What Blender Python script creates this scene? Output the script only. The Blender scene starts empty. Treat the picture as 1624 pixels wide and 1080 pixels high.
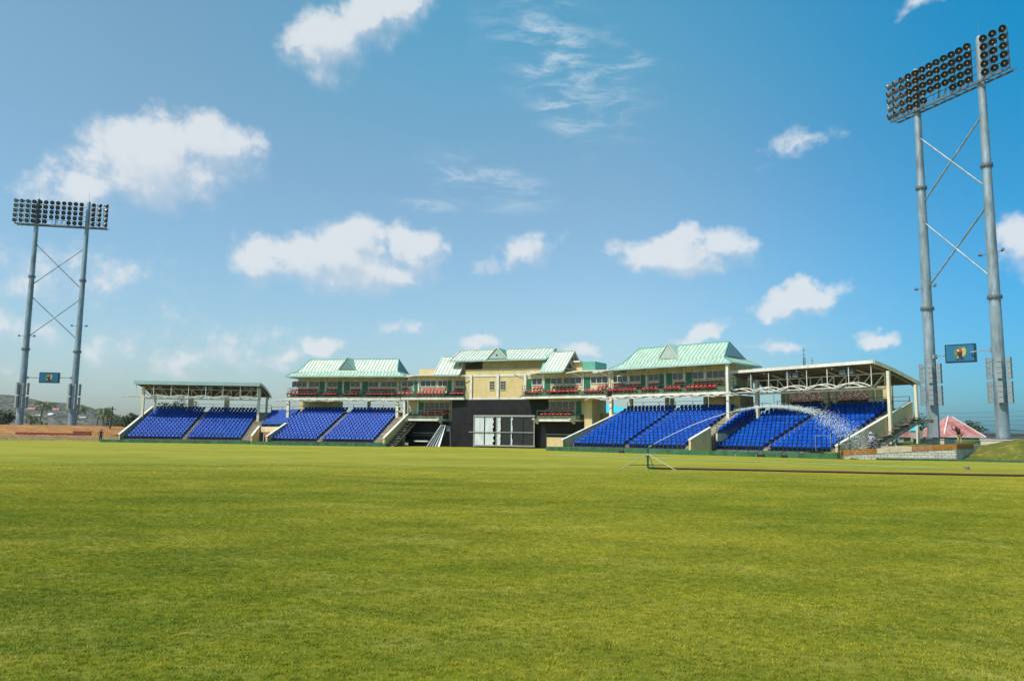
import bpy, bmesh, math, random
from mathutils import Vector, Matrix, Euler
R = math.radians
rnd = random.Random(7)
SC = bpy.context.scene
COL = SC.collection

# ------------------------------------------------------------------ camera
F = 1250.0                     # focal length in photo pixels (photo 1624 wide)
PITCH, ROLL, EYE = 6.84, 0.72, 1.65
cam_d = bpy.data.cameras.new('camera'); cam = bpy.data.objects.new('camera', cam_d); COL.objects.link(cam)
cam_d.sensor_width = 36.0; cam_d.lens = 36.0*F/1624.0
cam_d.clip_start = 0.1; cam_d.clip_end = 20000
CM = Matrix.Translation((0, 0, EYE)) @ Matrix.Rotation(R(90+PITCH), 4, 'X') @ Matrix.Rotation(R(ROLL), 4, 'Z')
cam.matrix_world = CM
SC.camera = cam
C3 = CM.to_3x3()

def ray(px, py):
    return (C3 @ Vector(((px-812)/F, (540-py)/F, -1))).normalized()
def at(px, py, Y):
    d = ray(px, py); t = Y/d.y
    return Vector((d.x*t, Y, EYE+d.z*t))
def gx(px, Y):                  # ground X for a photo column at depth Y (about horizon height)
    return at(px, 690, Y).x

# ------------------------------------------------------------------ materials
def nodes(m):
    m.use_nodes = True
    return m.node_tree.nodes, m.node_tree.links
def mat(name, col, rough=.7, var=.12, scale=6.0, metal=0.0, bump=0.0, col2=None, spec=.5, det=6.0, stretch=(1, 1, 1), dirt=0.0):
    m = bpy.data.materials.new(name); n, l = nodes(m)
    b = n['Principled BSDF']
    b.inputs['Roughness'].default_value = rough; b.inputs['Metallic'].default_value = metal
    b.inputs['Specular IOR Level'].default_value = spec
    tc = n.new('ShaderNodeTexCoord'); mp = n.new('ShaderNodeMapping'); mp.inputs['Scale'].default_value = stretch
    l.new(tc.outputs['Object'], mp.inputs['Vector'])
    nz = n.new('ShaderNodeTexNoise'); nz.inputs['Scale'].default_value = scale; nz.inputs['Detail'].default_value = det
    nz.inputs['Roughness'].default_value = .65
    l.new(mp.outputs['Vector'], nz.inputs['Vector'])
    rp = n.new('ShaderNodeValToRGB')
    rp.color_ramp.elements[0].position = .3; rp.color_ramp.elements[1].position = .7
    if col2 is None:
        c2 = tuple(min(1, c*(1+var)) for c in col); c1 = tuple(c*(1-var) for c in col)
    else:
        c1, c2 = col, col2
    rp.color_ramp.elements[0].color = (*c1, 1); rp.color_ramp.elements[1].color = (*c2, 1)
    l.new(nz.outputs['Fac'], rp.inputs['Fac']); src = rp.outputs['Color']
    if dirt:     # rain streaks and grime with a shape of their own
        m2 = n.new('ShaderNodeMapping'); m2.inputs['Scale'].default_value = (1.3, 1.3, .4); l.new(tc.outputs['Object'], m2.inputs['Vector'])
        n2 = n.new('ShaderNodeTexNoise'); n2.inputs['Scale'].default_value = 1.1; n2.inputs['Detail'].default_value = 9; n2.inputs['Roughness'].default_value = .72; l.new(m2.outputs['Vector'], n2.inputs['Vector'])
        r2 = n.new('ShaderNodeValToRGB'); r2.color_ramp.elements[0].position = .36; r2.color_ramp.elements[1].position = .60
        k = 1-dirt; r2.color_ramp.elements[0].color = (k, k*.97, k*.92, 1); r2.color_ramp.elements[1].color = (1, 1, 1, 1); l.new(n2.outputs['Fac'], r2.inputs['Fac'])
        mx = n.new('ShaderNodeMix'); mx.data_type = 'RGBA'; mx.blend_type = 'MULTIPLY'; mx.inputs['Factor'].default_value = 1; l.new(src, mx.inputs['A']); l.new(r2.outputs['Color'], mx.inputs['B']); src = mx.outputs['Result']
    l.new(src, b.inputs['Base Color'])
    if bump:
        bp = n.new('ShaderNodeBump'); bp.inputs['Strength'].default_value = bump; bp.inputs['Distance'].default_value = .03
        l.new(nz.outputs['Fac'], bp.inputs['Height']); l.new(bp.outputs['Normal'], b.inputs['Normal'])
    return m
def brick_mat(name, c1, c2, mortar, w, h, msize=.02, rough=.85, use_uvz=True):
    m = bpy.data.materials.new(name); n, l = nodes(m); b = n['Principled BSDF']; b.inputs['Roughness'].default_value = rough
    tc = n.new('ShaderNodeTexCoord'); sp = n.new('ShaderNodeSeparateXYZ'); l.new(tc.outputs['Object'], sp.inputs[0])
    ad = n.new('ShaderNodeMath'); ad.operation = 'ADD'; l.new(sp.outputs['X'], ad.inputs[0]); l.new(sp.outputs['Y'], ad.inputs[1])
    cb = n.new('ShaderNodeCombineXYZ'); l.new(ad.outputs[0], cb.inputs['X']); l.new(sp.outputs['Z'], cb.inputs['Y'])
    br = n.new('ShaderNodeTexBrick'); br.inputs['Scale'].default_value = 1; br.inputs['Brick Width'].default_value = w
    br.inputs['Row Height'].default_value = h; br.inputs['Mortar Size'].default_value = msize
    br.inputs['Color1'].default_value = (*c1, 1); br.inputs['Color2'].default_value = (*c2, 1); br.inputs['Mortar'].default_value = (*mortar, 1)
    l.new(cb.outputs[0], br.inputs['Vector'])
    nz = n.new('ShaderNodeTexNoise'); nz.inputs['Scale'].default_value = 1.7; nz.inputs['Detail'].default_value = 8
    l.new(tc.outputs['Object'], nz.inputs['Vector'])
    mx = n.new('ShaderNodeMix'); mx.data_type = 'RGBA'; mx.blend_type = 'OVERLAY'; mx.inputs['Factor'].default_value = .4
    l.new(br.outputs['Color'], mx.inputs['A']); l.new(nz.outputs['Fac'], mx.inputs['B']); l.new(mx.outputs['Result'], b.inputs['Base Color'])
    return m

M = {}
M['beige'] = mat('beige_render', (.60, .47, .235), .85, .10, 1.3, bump=.1, dirt=.13)
M['cream'] = mat('cream_render', (.66, .55, .33), .8, .10, 1.5, dirt=.14)
M['white'] = mat('white_paint', (.70, .67, .59), .6, .10, 3, dirt=.22)
M['steel_cream'] = mat('cream_steel', (.72, .66, .49), .5, .10, 4, dirt=.12)
M['rafter'] = mat('rafter_steel_shaded', (.26, .21, .14), .6, .15, 3)  # cream steel dimmed in colour for the shade under the roofs
M['concrete'] = mat('concrete', (.34, .30, .23), .9, .22, 1.8, bump=.2, dirt=.4)
M['stepc'] = mat('step_concrete', (.15, .13, .11), .9, .3, 2.5)
M['black'] = mat('black_sheet', (.006, .006, .008), .62, .5, 1.0, det=10, spec=.3, col2=(.016, .015, .014), dirt=.5)
M['blackp'] = mat('black_panel', (.012, .012, .013), .5, .5, 3)
M['rail'] = mat('dark_rail', (.012, .035, .030), .45, .2, 5)
M['railg'] = mat('green_rail', (.04, .17, .11), .45, .2, 5)
M['roofm'] = mat('mint_roof', (.34, .49, .39), .4, .14, .7, spec=.4, dirt=.22, col2=(.45, .57, .47), stretch=(2.2, .5, .5))
M['roofw'] = mat('pale_roof', (.50, .56, .47), .4, .1, .7, dirt=.22, col2=(.62, .64, .55), stretch=(2.2, .5, .5))
M['rib'] = mat('roof_rib', (.23, .35, .28), .5, .1, 1)
M['roofd'] = mat('green_trim', (.10, .33, .24), .45, .1, 1)
M['gable'] = mat('gable_panel', (.13, .21, .23), .6, .1, 3)  # blue-grey, darkened to hold the dormer panel's shade
M['door'] = mat('green_door', (.006, .12, .06), .45, .1, 2)
M['glass'] = mat('window_glass', (.012, .02, .022), .12, .3, .6, spec=.7)
M['recess_shade'] = mat('recess_shade_fill', (.13, .11, .08), .8, .25, 1)  # dark fill, shade inside recesses and openings put into the colour
M['palepanel'] = mat('pale_panel', (.36, .42, .40), .6, .1, 2)
M['shade_deck'] = mat('roof_shade_deck', (.075, .055, .035), .85, .25, 1)  # brown underside darkened to carry the shade beneath the roof
M['fasc'] = mat('fascia_teal', (.30, .44, .42), .4, .1, 1)
M['slabg'] = mat('green_slab', (.10, .15, .08), .8, .4, 2.2, dirt=.6)
M['bwall'] = mat('boundary_green', (.030, .13, .050), .7, .3, 1.1, dirt=.5)
def plastic(name, c, c2, faded):
    m = bpy.data.materials.new(name); n, l = nodes(m); b = n['Principled BSDF']; b.inputs['Roughness'].default_value = .42; b.inputs['Specular IOR Level'].default_value = .12
    g = n.new('ShaderNodeNewGeometry'); a = n.new('ShaderNodeTexNoise'); a.inputs['Scale'].default_value = 1.9; a.inputs['Detail'].default_value = 2; l.new(g.outputs['Position'], a.inputs['Vector'])
    z = n.new('ShaderNodeTexNoise'); z.inputs['Scale'].default_value = .22; z.inputs['Detail'].default_value = 5; l.new(g.outputs['Position'], z.inputs['Vector'])
    r = n.new('ShaderNodeValToRGB'); r.color_ramp.elements[0].position = .35; r.color_ramp.elements[1].position = .65; r.color_ramp.elements[0].color = (*c, 1); r.color_ramp.elements[1].color = (*c2, 1); l.new(a.outputs['Fac'], r.inputs['Fac'])
    q = n.new('ShaderNodeMapRange'); q.inputs['From Min'].default_value = .5; q.inputs['From Max'].default_value = .75; q.inputs['To Max'].default_value = .5; l.new(z.outputs['Fac'], q.inputs['Value'])
    x = n.new('ShaderNodeMix'); x.data_type = 'RGBA'; l.new(q.outputs[0], x.inputs['Factor']); l.new(r.outputs['Color'], x.inputs['A']); x.inputs['B'].default_value = (*faded, 1); l.new(x.outputs['Result'], b.inputs['Base Color'])
    return m
M['seatb'] = plastic('blue_plastic', (.001, .038, .27), (.002, .072, .38), (.012, .11, .42))
M['seatr'] = plastic('red_plastic', (.24, .018, .022), (.38, .035, .040), (.42, .09, .08))
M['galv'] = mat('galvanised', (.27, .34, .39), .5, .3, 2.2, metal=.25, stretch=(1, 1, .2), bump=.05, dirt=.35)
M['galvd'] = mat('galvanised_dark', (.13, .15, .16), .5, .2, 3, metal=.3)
M['lamp_out'] = mat('lamp_shell', (.30, .29, .28), .32, .2, 4, metal=.7)
M['lamp_in'] = mat('lamp_bowl', (.036, .030, .026), .3, .3, 4, metal=.3)
M['lamp_glass'] = mat('lamp_bulb', (.30, .24, .18), .25, .1, 4)
M['box'] = mat('gear_box', (.24, .27, .28), .5, .12, 3)
M['sblue'] = mat('sign_blue', (.01, .13, .24), .35, .1, 2)
M['sframe'] = mat('sign_frame', (.006, .012, .018), .4, .1, 2)
M['gold'] = mat('crest_gold', (.42, .32, .08), .6, .3, 8)
M['olive'] = mat('crest_olive', (.12, .16, .05), .6, .3, 8)
M['crestred'] = mat('crest_red', (.42, .03, .03), .6, .1, 8)
M['crestdark'] = mat('crest_dark', (.012, .012, .03), .6, .1, 8)
M['crestwhite'] = mat('crest_white', (.55, .50, .45), .6, .1, 8)
M['orange'] = mat('orange_block', (.34, .14, .02), .9, .3, 1.5)
M['orangeb'] = brick_mat('orange_brick', (.24, .095, .014), (.33, .145, .028), (.16, .08, .03), .9, .42, .03)
M['palecop'] = mat('pale_coping', (.56, .45, .30), .85, .25, 2)
M['redcop'] = mat('rusty_coping', (.26, .09, .05), .9, .6, 2.2, col2=(.42, .22, .11))
M['cmu'] = brick_mat('grey_block', (.46, .43, .36), (.56, .53, .45), (.15, .14, .11), .42, .21, .018)
M['plinth'] = mat('plinth_concrete', (.48, .44, .36), .85, .15, 2)
M['redwall'] = mat('red_wall', (.20, .035, .022), .8, .3, 1.2)
M['skin'] = mat('dark_skin', (.10, .045, .025), .5, .1, 10)
M['purple'] = mat('purple_cloth', (.30, .24, .42), .9, .25, 9)
M['navy'] = mat('navy_cloth', (.016, .014, .035), .9, .2, 9)
M['browncl'] = mat('brown_cloth', (.075, .035, .028), .9, .3, 9)
M['tan'] = mat('tan_cloth', (.34, .26, .17), .9, .2, 9)
M['bark'] = mat('bark', (.16, .12, .085), .9, .3, 8, bump=.4)
M['leaf'] = mat('leaf', (.030, .060, .014), .6, .2, .5, col2=(.085, .12, .03))
M['leafd'] = mat('leaf_dark', (.018, .036, .012), .6, .2, .5, col2=(.05, .075, .022))
M['palm'] = mat('palm_leaf', (.05, .075, .020), .5, .2, .8, col2=(.12, .14, .045))
M['redroof'] = mat('rusty_red_roof', (.26, .035, .03), .7, .3, 1.1, col2=(.50, .27, .24), det=9)
M['teal'] = mat('teal_wall', (.03, .14, .15), .7, .1, 1)
M['turq'] = mat('turquoise_sheet', (.03, .42, .52), .5, .1, 1)
M['greyw'] = mat('grey_wall', (.32, .29, .27), .85, .2, 1)
M['whitew'] = mat('house_white', (.70, .66, .62), .8, .1, 1)
M['hroof'] = mat('house_roof', (.45, .15, .12), .8, .2, 1)
M['wire'] = mat('wire', (.03, .03, .04), .6, .1, 1)
M['wood'] = mat('weathered_pole', (.10, .075, .055), .9, .3, 3)
M['hose'] = mat('dark_red_hose', (.075, .014, .010), .5, .2, 3)
M['hoseg'] = mat('pale_green_hose', (.13, .34, .19), .5, .2, 3)
M['pipeg'] = mat('green_pipe', (.018, .06, .05), .4, .3, 6)
M['brass'] = mat('brass_nozzle', (.5, .42, .18), .35, .1, 6, metal=.6)
M['silver'] = mat('silver_leg', (.44, .46, .33), .4, .1, 6, metal=.2)
M['sheet1'] = mat('corrugated_sheet', (.42, .44, .46), .4, .2, 3, metal=.5)
M['panelw'] = mat('white_panel', (.52, .56, .56), .7, .18, 1.6, stretch=(1, 1, .4))
M['frameg'] = mat('frame_grey', (.28, .27, .25), .6, .25, 5)
M['yellow'] = mat('yellow_paint', (.55, .40, .02), .6, .1, 4)
M['pink'] = mat('faded_red_gate', (.42, .14, .12), .7, .15, 2)
M['rubble'] = mat('rubble', (.30, .28, .26), .9, .5, 6, col2=(.62, .60, .56))
# pebbled breeze-block back wall of the right stand
def mural():
    m = bpy.data.materials.new('pierced_block'); n, l = nodes(m); b = n['Principled BSDF']; b.inputs['Roughness'].default_value = .9
    tc = n.new('ShaderNodeTexCoord'); v = n.new('ShaderNodeTexVoronoi'); v.inputs['Scale'].default_value = 5.5
    l.new(tc.outputs['Object'], v.inputs['Vector'])
    rp = n.new('ShaderNodeValToRGB'); e = rp.color_ramp.elements
    e[0].position = .25; e[0].color = (.20, .145, .105, 1); e[1].position = .62; e[1].color = (.03, .02, .015, 1)
    l.new(v.outputs['Distance'], rp.inputs['Fac']); l.new(rp.outputs['Color'], b.inputs['Base Color'])
    return m
M['mural'] = mural()

# ------------------------------------------------------------------ mesh builder
class MB:
    """collects faces in a local frame (ox, oy, angle) and links them as ONE mesh object"""
    def __init__(s, fr=None):
        s.v = []; s.f = []; s.fr = fr if fr is not None else Matrix.Identity(4); s.smooth = set()
    def add(s, vs, fs, smooth=False):
        o = len(s.v)
        s.v += [s.fr @ Vector(p) for p in vs]
        for f in fs:
            if smooth: s.smooth.add(len(s.f))
            s.f.append(tuple(i+o for i in f))
        return s
    def box(s, x0, x1, y0, y1, z0, z1):
        return s.add([(x0, y0, z0), (x1, y0, z0), (x1, y1, z0), (x0, y1, z0), (x0, y0, z1), (x1, y0, z1), (x1, y1, z1), (x0, y1, z1)],
                     [(0, 3, 2, 1), (4, 5, 6, 7), (0, 1, 5, 4), (1, 2, 6, 5), (2, 3, 7, 6), (3, 0, 4, 7)])
    def hexa(s, b, t):          # four bottom points, four top points
        return s.add(list(b)+list(t), [(0, 3, 2, 1), (4, 5, 6, 7), (0, 1, 5, 4), (1, 2, 6, 5), (2, 3, 7, 6), (3, 0, 4, 7)])
    def bar(s, a, b, w, h=None):
        h = h or w
        a = Vector(a); b = Vector(b); d = (b-a).normalized()
        up = Vector((0, 0, 1)) if abs(d.z) < .95 else Vector((0, 1, 0))
        x = d.cross(up).normalized()*w/2; y = x.cross(d).normalized()*h/2
        return s.hexa([a-x-y, a+x-y, b+x-y, b-x-y], [a-x+y, a+x+y, b+x+y, b-x+y])
    def tube(s, a, b, r0, r1=None, n=8, caps=True):
        r1 = r0 if r1 is None else r1
        a = Vector(a); b = Vector(b); d = (b-a).normalized()
        up = Vector((0, 0, 1)) if abs(d.z) < .95 else Vector((0, 1, 0))
        x = d.cross(up).normalized(); y = d.cross(x).normalized()
        vs = []
        for c, r in ((a, r0), (b, r1)):
            for i in range(n):
                t = 2*math.pi*i/n
                vs.append(c+x*math.cos(t)*r+y*math.sin(t)*r)
        s.add(vs, [(i, (i+1) % n, n+(i+1) % n, n+i) for i in range(n)], smooth=n > 6)
        if caps: s.add(vs, [tuple(range(n)), tuple(range(2*n-1, n-1, -1))])
        return s
    def path(s, pts, r, n=6):
        for a, b in zip(pts[:-1], pts[1:]): s.tube(a, b, r, r, n)
        return s
    def prism(s, prof, x0, x1):  # profile of (y, z) points, extruded along x
        n = len(prof)
        vs = [(x0, p[0], p[1]) for p in prof]+[(x1, p[0], p[1]) for p in prof]
        return s.add(vs, [tuple(range(n)), tuple(range(2*n-1, n-1, -1))]+[(i, i+n, (i+1) % n+n, (i+1) % n) for i in range(n)])
    def poly(s, pts, d):         # polygon slab thickened by vector d
        n = len(pts); d = Vector(d)
        vs = [Vector(p) for p in pts]+[Vector(p)+d for p in pts]
        return s.add(vs, [tuple(range(n)), tuple(range(2*n-1, n-1, -1))]+[(i, i+n, (i+1) % n+n, (i+1) % n) for i in range(n)])
    def ribs(s, bl, br, tl, tr, step=.5, w=.05, h=.05):
        bl, br, tl, tr = map(Vector, (bl, br, tl, tr))
        ex = (br-bl); L = ex.length; ex.normalize()
        up = tl-bl; up -= ex*up.dot(ex); H = up.length; up.normalize()
        nn = ex.cross(up)
        a = (tl-bl).dot(ex); b = L-(tr-bl).dot(ex)
        k = int(L/step); x0 = (L-k*step)/2
        for i in range(k+1):
            x = x0+i*step; y = H
            if x < a: y = H*x/a
            if x > L-b and b > 0: y = min(y, H*(L-x)/b)
            if y < .15: continue
            p = bl+ex*x; q = p+up*y
            e = ex*w/2; m_ = nn*h
            s.hexa([p-e, p+e, q+e, q-e], [p-e+m_, p+e+m_, q+e+m_, q-e+m_])
        return s
    def ball(s, c, r, n=8, sq=(1, 1, 1)):
        c = Vector(c); vs = []; fs = []; k = n//2
        for j in range(k+1):
            t = math.pi*j/k
            for i in range(n):
                p = 2*math.pi*i/n
                vs.append(c+Vector((r*sq[0]*math.sin(t)*math.cos(p), r*sq[1]*math.sin(t)*math.sin(p), r*sq[2]*math.cos(t))))
        for j in range(k):
            for i in range(n): fs.append((j*n+i, j*n+(i+1) % n, (j+1)*n+(i+1) % n, (j+1)*n+i))
        return s.add(vs, fs, smooth=True)
    def mesh(s, name, m, inv=None):
        me = bpy.data.meshes.new(name)
        vv = [inv @ v for v in s.v] if inv is not None else s.v
        me.from_pydata(vv, [], s.f); me.validate(); me.update()
        bm = bmesh.new(); bm.from_mesh(me)
        bmesh.ops.recalc_face_normals(bm, faces=bm.faces); bm.to_mesh(me); bm.free()
        if s.smooth:
            for i, p in enumerate(me.polygons):
                if i in s.smooth: p.use_smooth = True
        me.materials.append(m); return me
    def build(s, name, m, parent=None):
        inv = WM[parent.name].inverted() if parent is not None else None
        if parent is None:      # put origin at base centre
            xs = [v.x for v in s.v]; ys = [v.y for v in s.v]; zs = [v.z for v in s.v]
            T = Matrix.Translation(((min(xs)+max(xs))/2, (min(ys)+max(ys))/2, min(zs)))
            inv = T.inverted()
        o = bpy.data.objects.new(name, s.mesh(name, M[m] if isinstance(m, str) else m, inv)); COL.objects.link(o)
        if parent is not None:
            o.parent = parent; WM[o.name] = WM[parent.name].copy()
        else:
            o.matrix_world = T; WM[o.name] = T
        return o
WM = {}
def frame(x, y, ang, z=0.0):
    return Matrix.Translation((x, y, z)) @ Matrix.Rotation(ang, 4, 'Z')
def frame2(A, B):
    a = math.atan2(B[1]-A[1], B[0]-A[0]); return frame(A[0], A[1], a), math.hypot(B[0]-A[0], B[1]-A[1])
def u_px(fr, px, v):             # local u on the line at depth v seen at a photo column
    d = ray(px, 620); k = d.x/d.y
    O = fr.translation; U = fr.col[0]; V = fr.col[1]
    return (k*(O.y+v*V.y)-(O.x+v*V.x))/(U.x-k*U.y)
def tag(o, label, cat, group=None, kind=None):
    if label: o['label'] = label
    if cat: o['category'] = cat
    if group: o['group'] = group
    if kind: o['kind'] = kind
    return o
def thing(name, fr, label, cat, group=None):
    o = bpy.data.objects.new(name, None); COL.objects.link(o); o.matrix_world = fr; WM[o.name] = fr.copy()
    o.empty_display_size = .5
    return tag(o, label, cat, group)
def place(name, me, parent, loc, rz=0, rot=None):
    """a copy of a part (shared mesh) at a world position under its thing"""
    o = bpy.data.objects.new(name, me); COL.objects.link(o); o.parent = parent
    T = Matrix.Translation(loc) @ (rot if rot is not None else Matrix.Rotation(rz, 4, 'Z'))
    o.matrix_local = WM[parent.name].inverted() @ T
    WM[o.name] = T
    return o

# ------------------------------------------------------------------ seat
def seat_mb():
    s = MB()
    # pan, curved back with rounded shoulders, pedestal bracket (origin on the tread, facing -y)
    w = .205
    prof = [(-.24, .38), (-.26, .41), (-.12, .425), (.04, .39), (.12, .41), (.19, .52), (.27, .70), (.30, .69), (.23, .50), (.16, .36), (.04, .345), (-.12, .365)]
    n = len(prof)
    xs = [-w, -w*.8, 0, w*.8, w]
    vs = []
    for i, x in enumerate(xs):
        e = 1 if i in (0, 4) else 0; c = 1 if i == 2 else 0
        for j, (y, z) in enumerate(prof):
            top = j in (6, 7)
            yy = y-(.035*e if 4 <= j <= 8 else 0)+(.012*c if 4 <= j <= 8 else 0)
            zz = z-(.06*e if top else 0)-(0.012*c if j in (1, 2, 3) else 0)+(.02*e if j in (1, 2, 3) else 0)
            vs.append((x, yy, zz))
    fs = []
    for i in range(4):
        for j in range(n):
            fs.append((i*n+j, (i+1)*n+j, (i+1)*n+(j+1) % n, i*n+(j+1) % n))
    fs.append(tuple(range(n))); fs.append(tuple(range(4*n+n-1, 4*n-1, -1)))
    s.add(vs, fs)
    s.box(-.04, .04, -.02, .12, .0, .39)
    return s
SEAT = seat_mb()
seat_blue = SEAT.mesh('seat_shell_blue', M['seatb']); seat_red = SEAT.mesh('seat_shell_red', M['seatr'])
def seats(root, spots, ang, blue=True, cap=100, stuff_name='seat_rows'):
    """spots: world positions; the nearest ones are parts of their own, the rest one part"""
    me = seat_blue if blue else seat_red
    spots = sorted(spots, key=lambda p: (p[0]**2+p[1]**2))
    for k, p in enumerate(spots[:cap]):
        place('seat', me, root, p[:3], p[3])
    rest = spots[cap:]
    if rest:
        b = MB()
        for p in rest:
            T = Matrix.Translation(p[:3]) @ Matrix.Rotation(p[3], 4, 'Z')
            b.add([T @ v for v in SEAT.v], SEAT.f)
        o = b.build(stuff_name, 'seatb' if blue else 'seatr', root); o['kind'] = 'stuff'

# ------------------------------------------------------------------ stands
NR, TR, RI, V0, Z0 = 14, .76, .315, .9, .5     # rows, tread, riser, first tread, first height
def tz(v): return Z0+max(0, min(NR, (v-V0)/TR))*RI
def tier(root, fr, L, bays, left=None, right=None, nr=NR, r0=0, fence=True, u0=0, under=True, rail_top=True, skip=None, back=True):
    vend = V0+NR*TR+.5; ztop = Z0+(NR-1)*RI
    vs = V0+r0*TR-.35
    prof = [(vs, 0 if r0 == 0 else Z0+r0*RI-.5)]
    for r in range(r0, nr):
        prof += [(V0+r*TR-(.35 if r == r0 else 0), Z0+r*RI), (V0+(r+1)*TR, Z0+r*RI)]
    prof += [(vend, ztop), (vend, ztop-.45)]
    if r0 == 0:
        prof += [(7.6, tz(7.6)-.8), (7.6, 0)]
    MB(fr).prism(prof, u0, L).build('seating_tier', 'stepc', root)
    # aisles: half steps between bays
    edges = [u0]+[e for by in bays for e in by]+[L]
    gaps = [(edges[i], edges[i+1]) for i in range(0, len(edges), 2) if edges[i+1]-edges[i] > .55]
    for g0, g1 in gaps:
        b = MB(fr); pr = []
        for r in range(r0, nr-1):
            z = Z0+r*RI; v = V0+(r+1)*TR
            pr += [(v-.36, z+.003), (v-.36, z+RI*.5), (v-.002, z+RI*.5), (v-.002, z+RI+.003)]
        pr += [(v+.2, z+RI+.003), (v+.2, z+RI-.4), (V0+(r0+1)*TR-.36, Z0+r0*RI-.25)]
        b.prism(pr, g0+.05, g1-.05)
        b.build('aisle_steps', 'concrete', root)
    sp = []
    a = math.atan2(fr.col[0].y, fr.col[0].x)
    for (b0, b1) in bays:
        n = int((b1-b0)/.50)
        for r in range(r0, nr):
            for i in range(n):
                if skip and skip(r, i): continue
                u = b0+(i+.5)*(b1-b0)/n
                p = fr @ Vector((u, V0+r*TR+.42, Z0+r*RI))
                sp.append((p.x, p.y, p.z, a+rnd.uniform(-.03, .03)))
    seats(root, sp, a)
    if fence:
        b = MB(fr)
        n = int((L-u0)/1.25)
        for i in range(n+1):
            u = u0+(L-u0)*i/n; b.bar((u, .32, 0), (u, .32, 1.28), .045)
        for z in (1.28, .85): b.bar((u0, .32, z), (L, .32, z), .035)
        b.build('front_railing', 'rail', root)
    if rail_top:
        b = MB(fr); n = int((L-u0)/2)
        for i in range(n+1):
            u = u0+(L-u0)*i/n; b.bar((u, vend-.06, ztop), (u, vend-.06, ztop+1.15), .05)
        for z in (1.15, .75): b.bar((u0, vend-.06, ztop+z), (L, vend-.06, ztop+z), .04)
        b.build('back_railing', 'rail', root)
def side_wall(root, fr, u, v0=.1, v1=11.7, solid=True, th=.22, rise=.62, m='beige', band=1.5, rise2=None):
    a, b_ = tz(v0+.6)+rise, tz(v1)+rise
    if v1 > 11: b_ = Z0+(NR-1)*RI+(rise if rise2 is None else rise2)+.1
    bot0 = 0 if solid else 0
    def zl(v): return a+(b_-a)*(v-v0)/(v1-v0)
    w = MB(fr)
    if solid:
        w.prism([(v0, 0), (v0, a-.08), (v1, b_-.08), (v1, 0)], u, u+th)
    else:
        w.prism([(v0, 0), (v0, a-.08), (v1, b_-.08), (v1, b_-band), (v0+1.0, .1), (v0+1.0, 0)], u, u+th)
    o = w.build('side_wall', m, root)
    MB(fr).prism([(v0-.04, a-.077), (v0-.04, a+.02), (v1, b_+.02), (v1, b_-.077)], u-.04, u+th+.04).build('coping', 'white', o)
    return o
def stair_flight(root, fr, u, w, v0, z0, v1, z1):
    n = int(round((z1-z0)/.34)); dv = (v1-v0)/n; dz = (z1-z0)/n
    b = MB(fr)
    for uu in (u, u+w-.12): b.prism([(v0, 0), (v0, .10), (v1, z1-.10), (v1+2.2, z1-.10), (v1+2.2, z1-.42), (v1, z1-.44), (v0+.7, 0)], uu, uu+.12)
    for k in range(0, n, 3): b.box(u+.12, u+w-.12, v0+k*dv, v0+k*dv+.1, (k+.2)*dz+z0, (k+.2)*dz+z0+.08)
    b.box(u+.1, u+w-.1, v1-.1, v1+2.2, z1-.3, z1-.103)
    o = b.build('staircase', 'concrete', root)
    s = MB(fr)
    for i in range(n): s.box(u-.04, u+w+.04, v0+i*dv-.06, v0+(i+1)*dv-.02, z0+(i+1)*dz-.03, z0+(i+1)*dz+.04)
    s.build('treads', 'stepc', o)
    return o
ZE = [1.7]
def zroof(v): return 8.73-1.75*(max(0, v-6)/8.0)**ZE[0]
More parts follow.
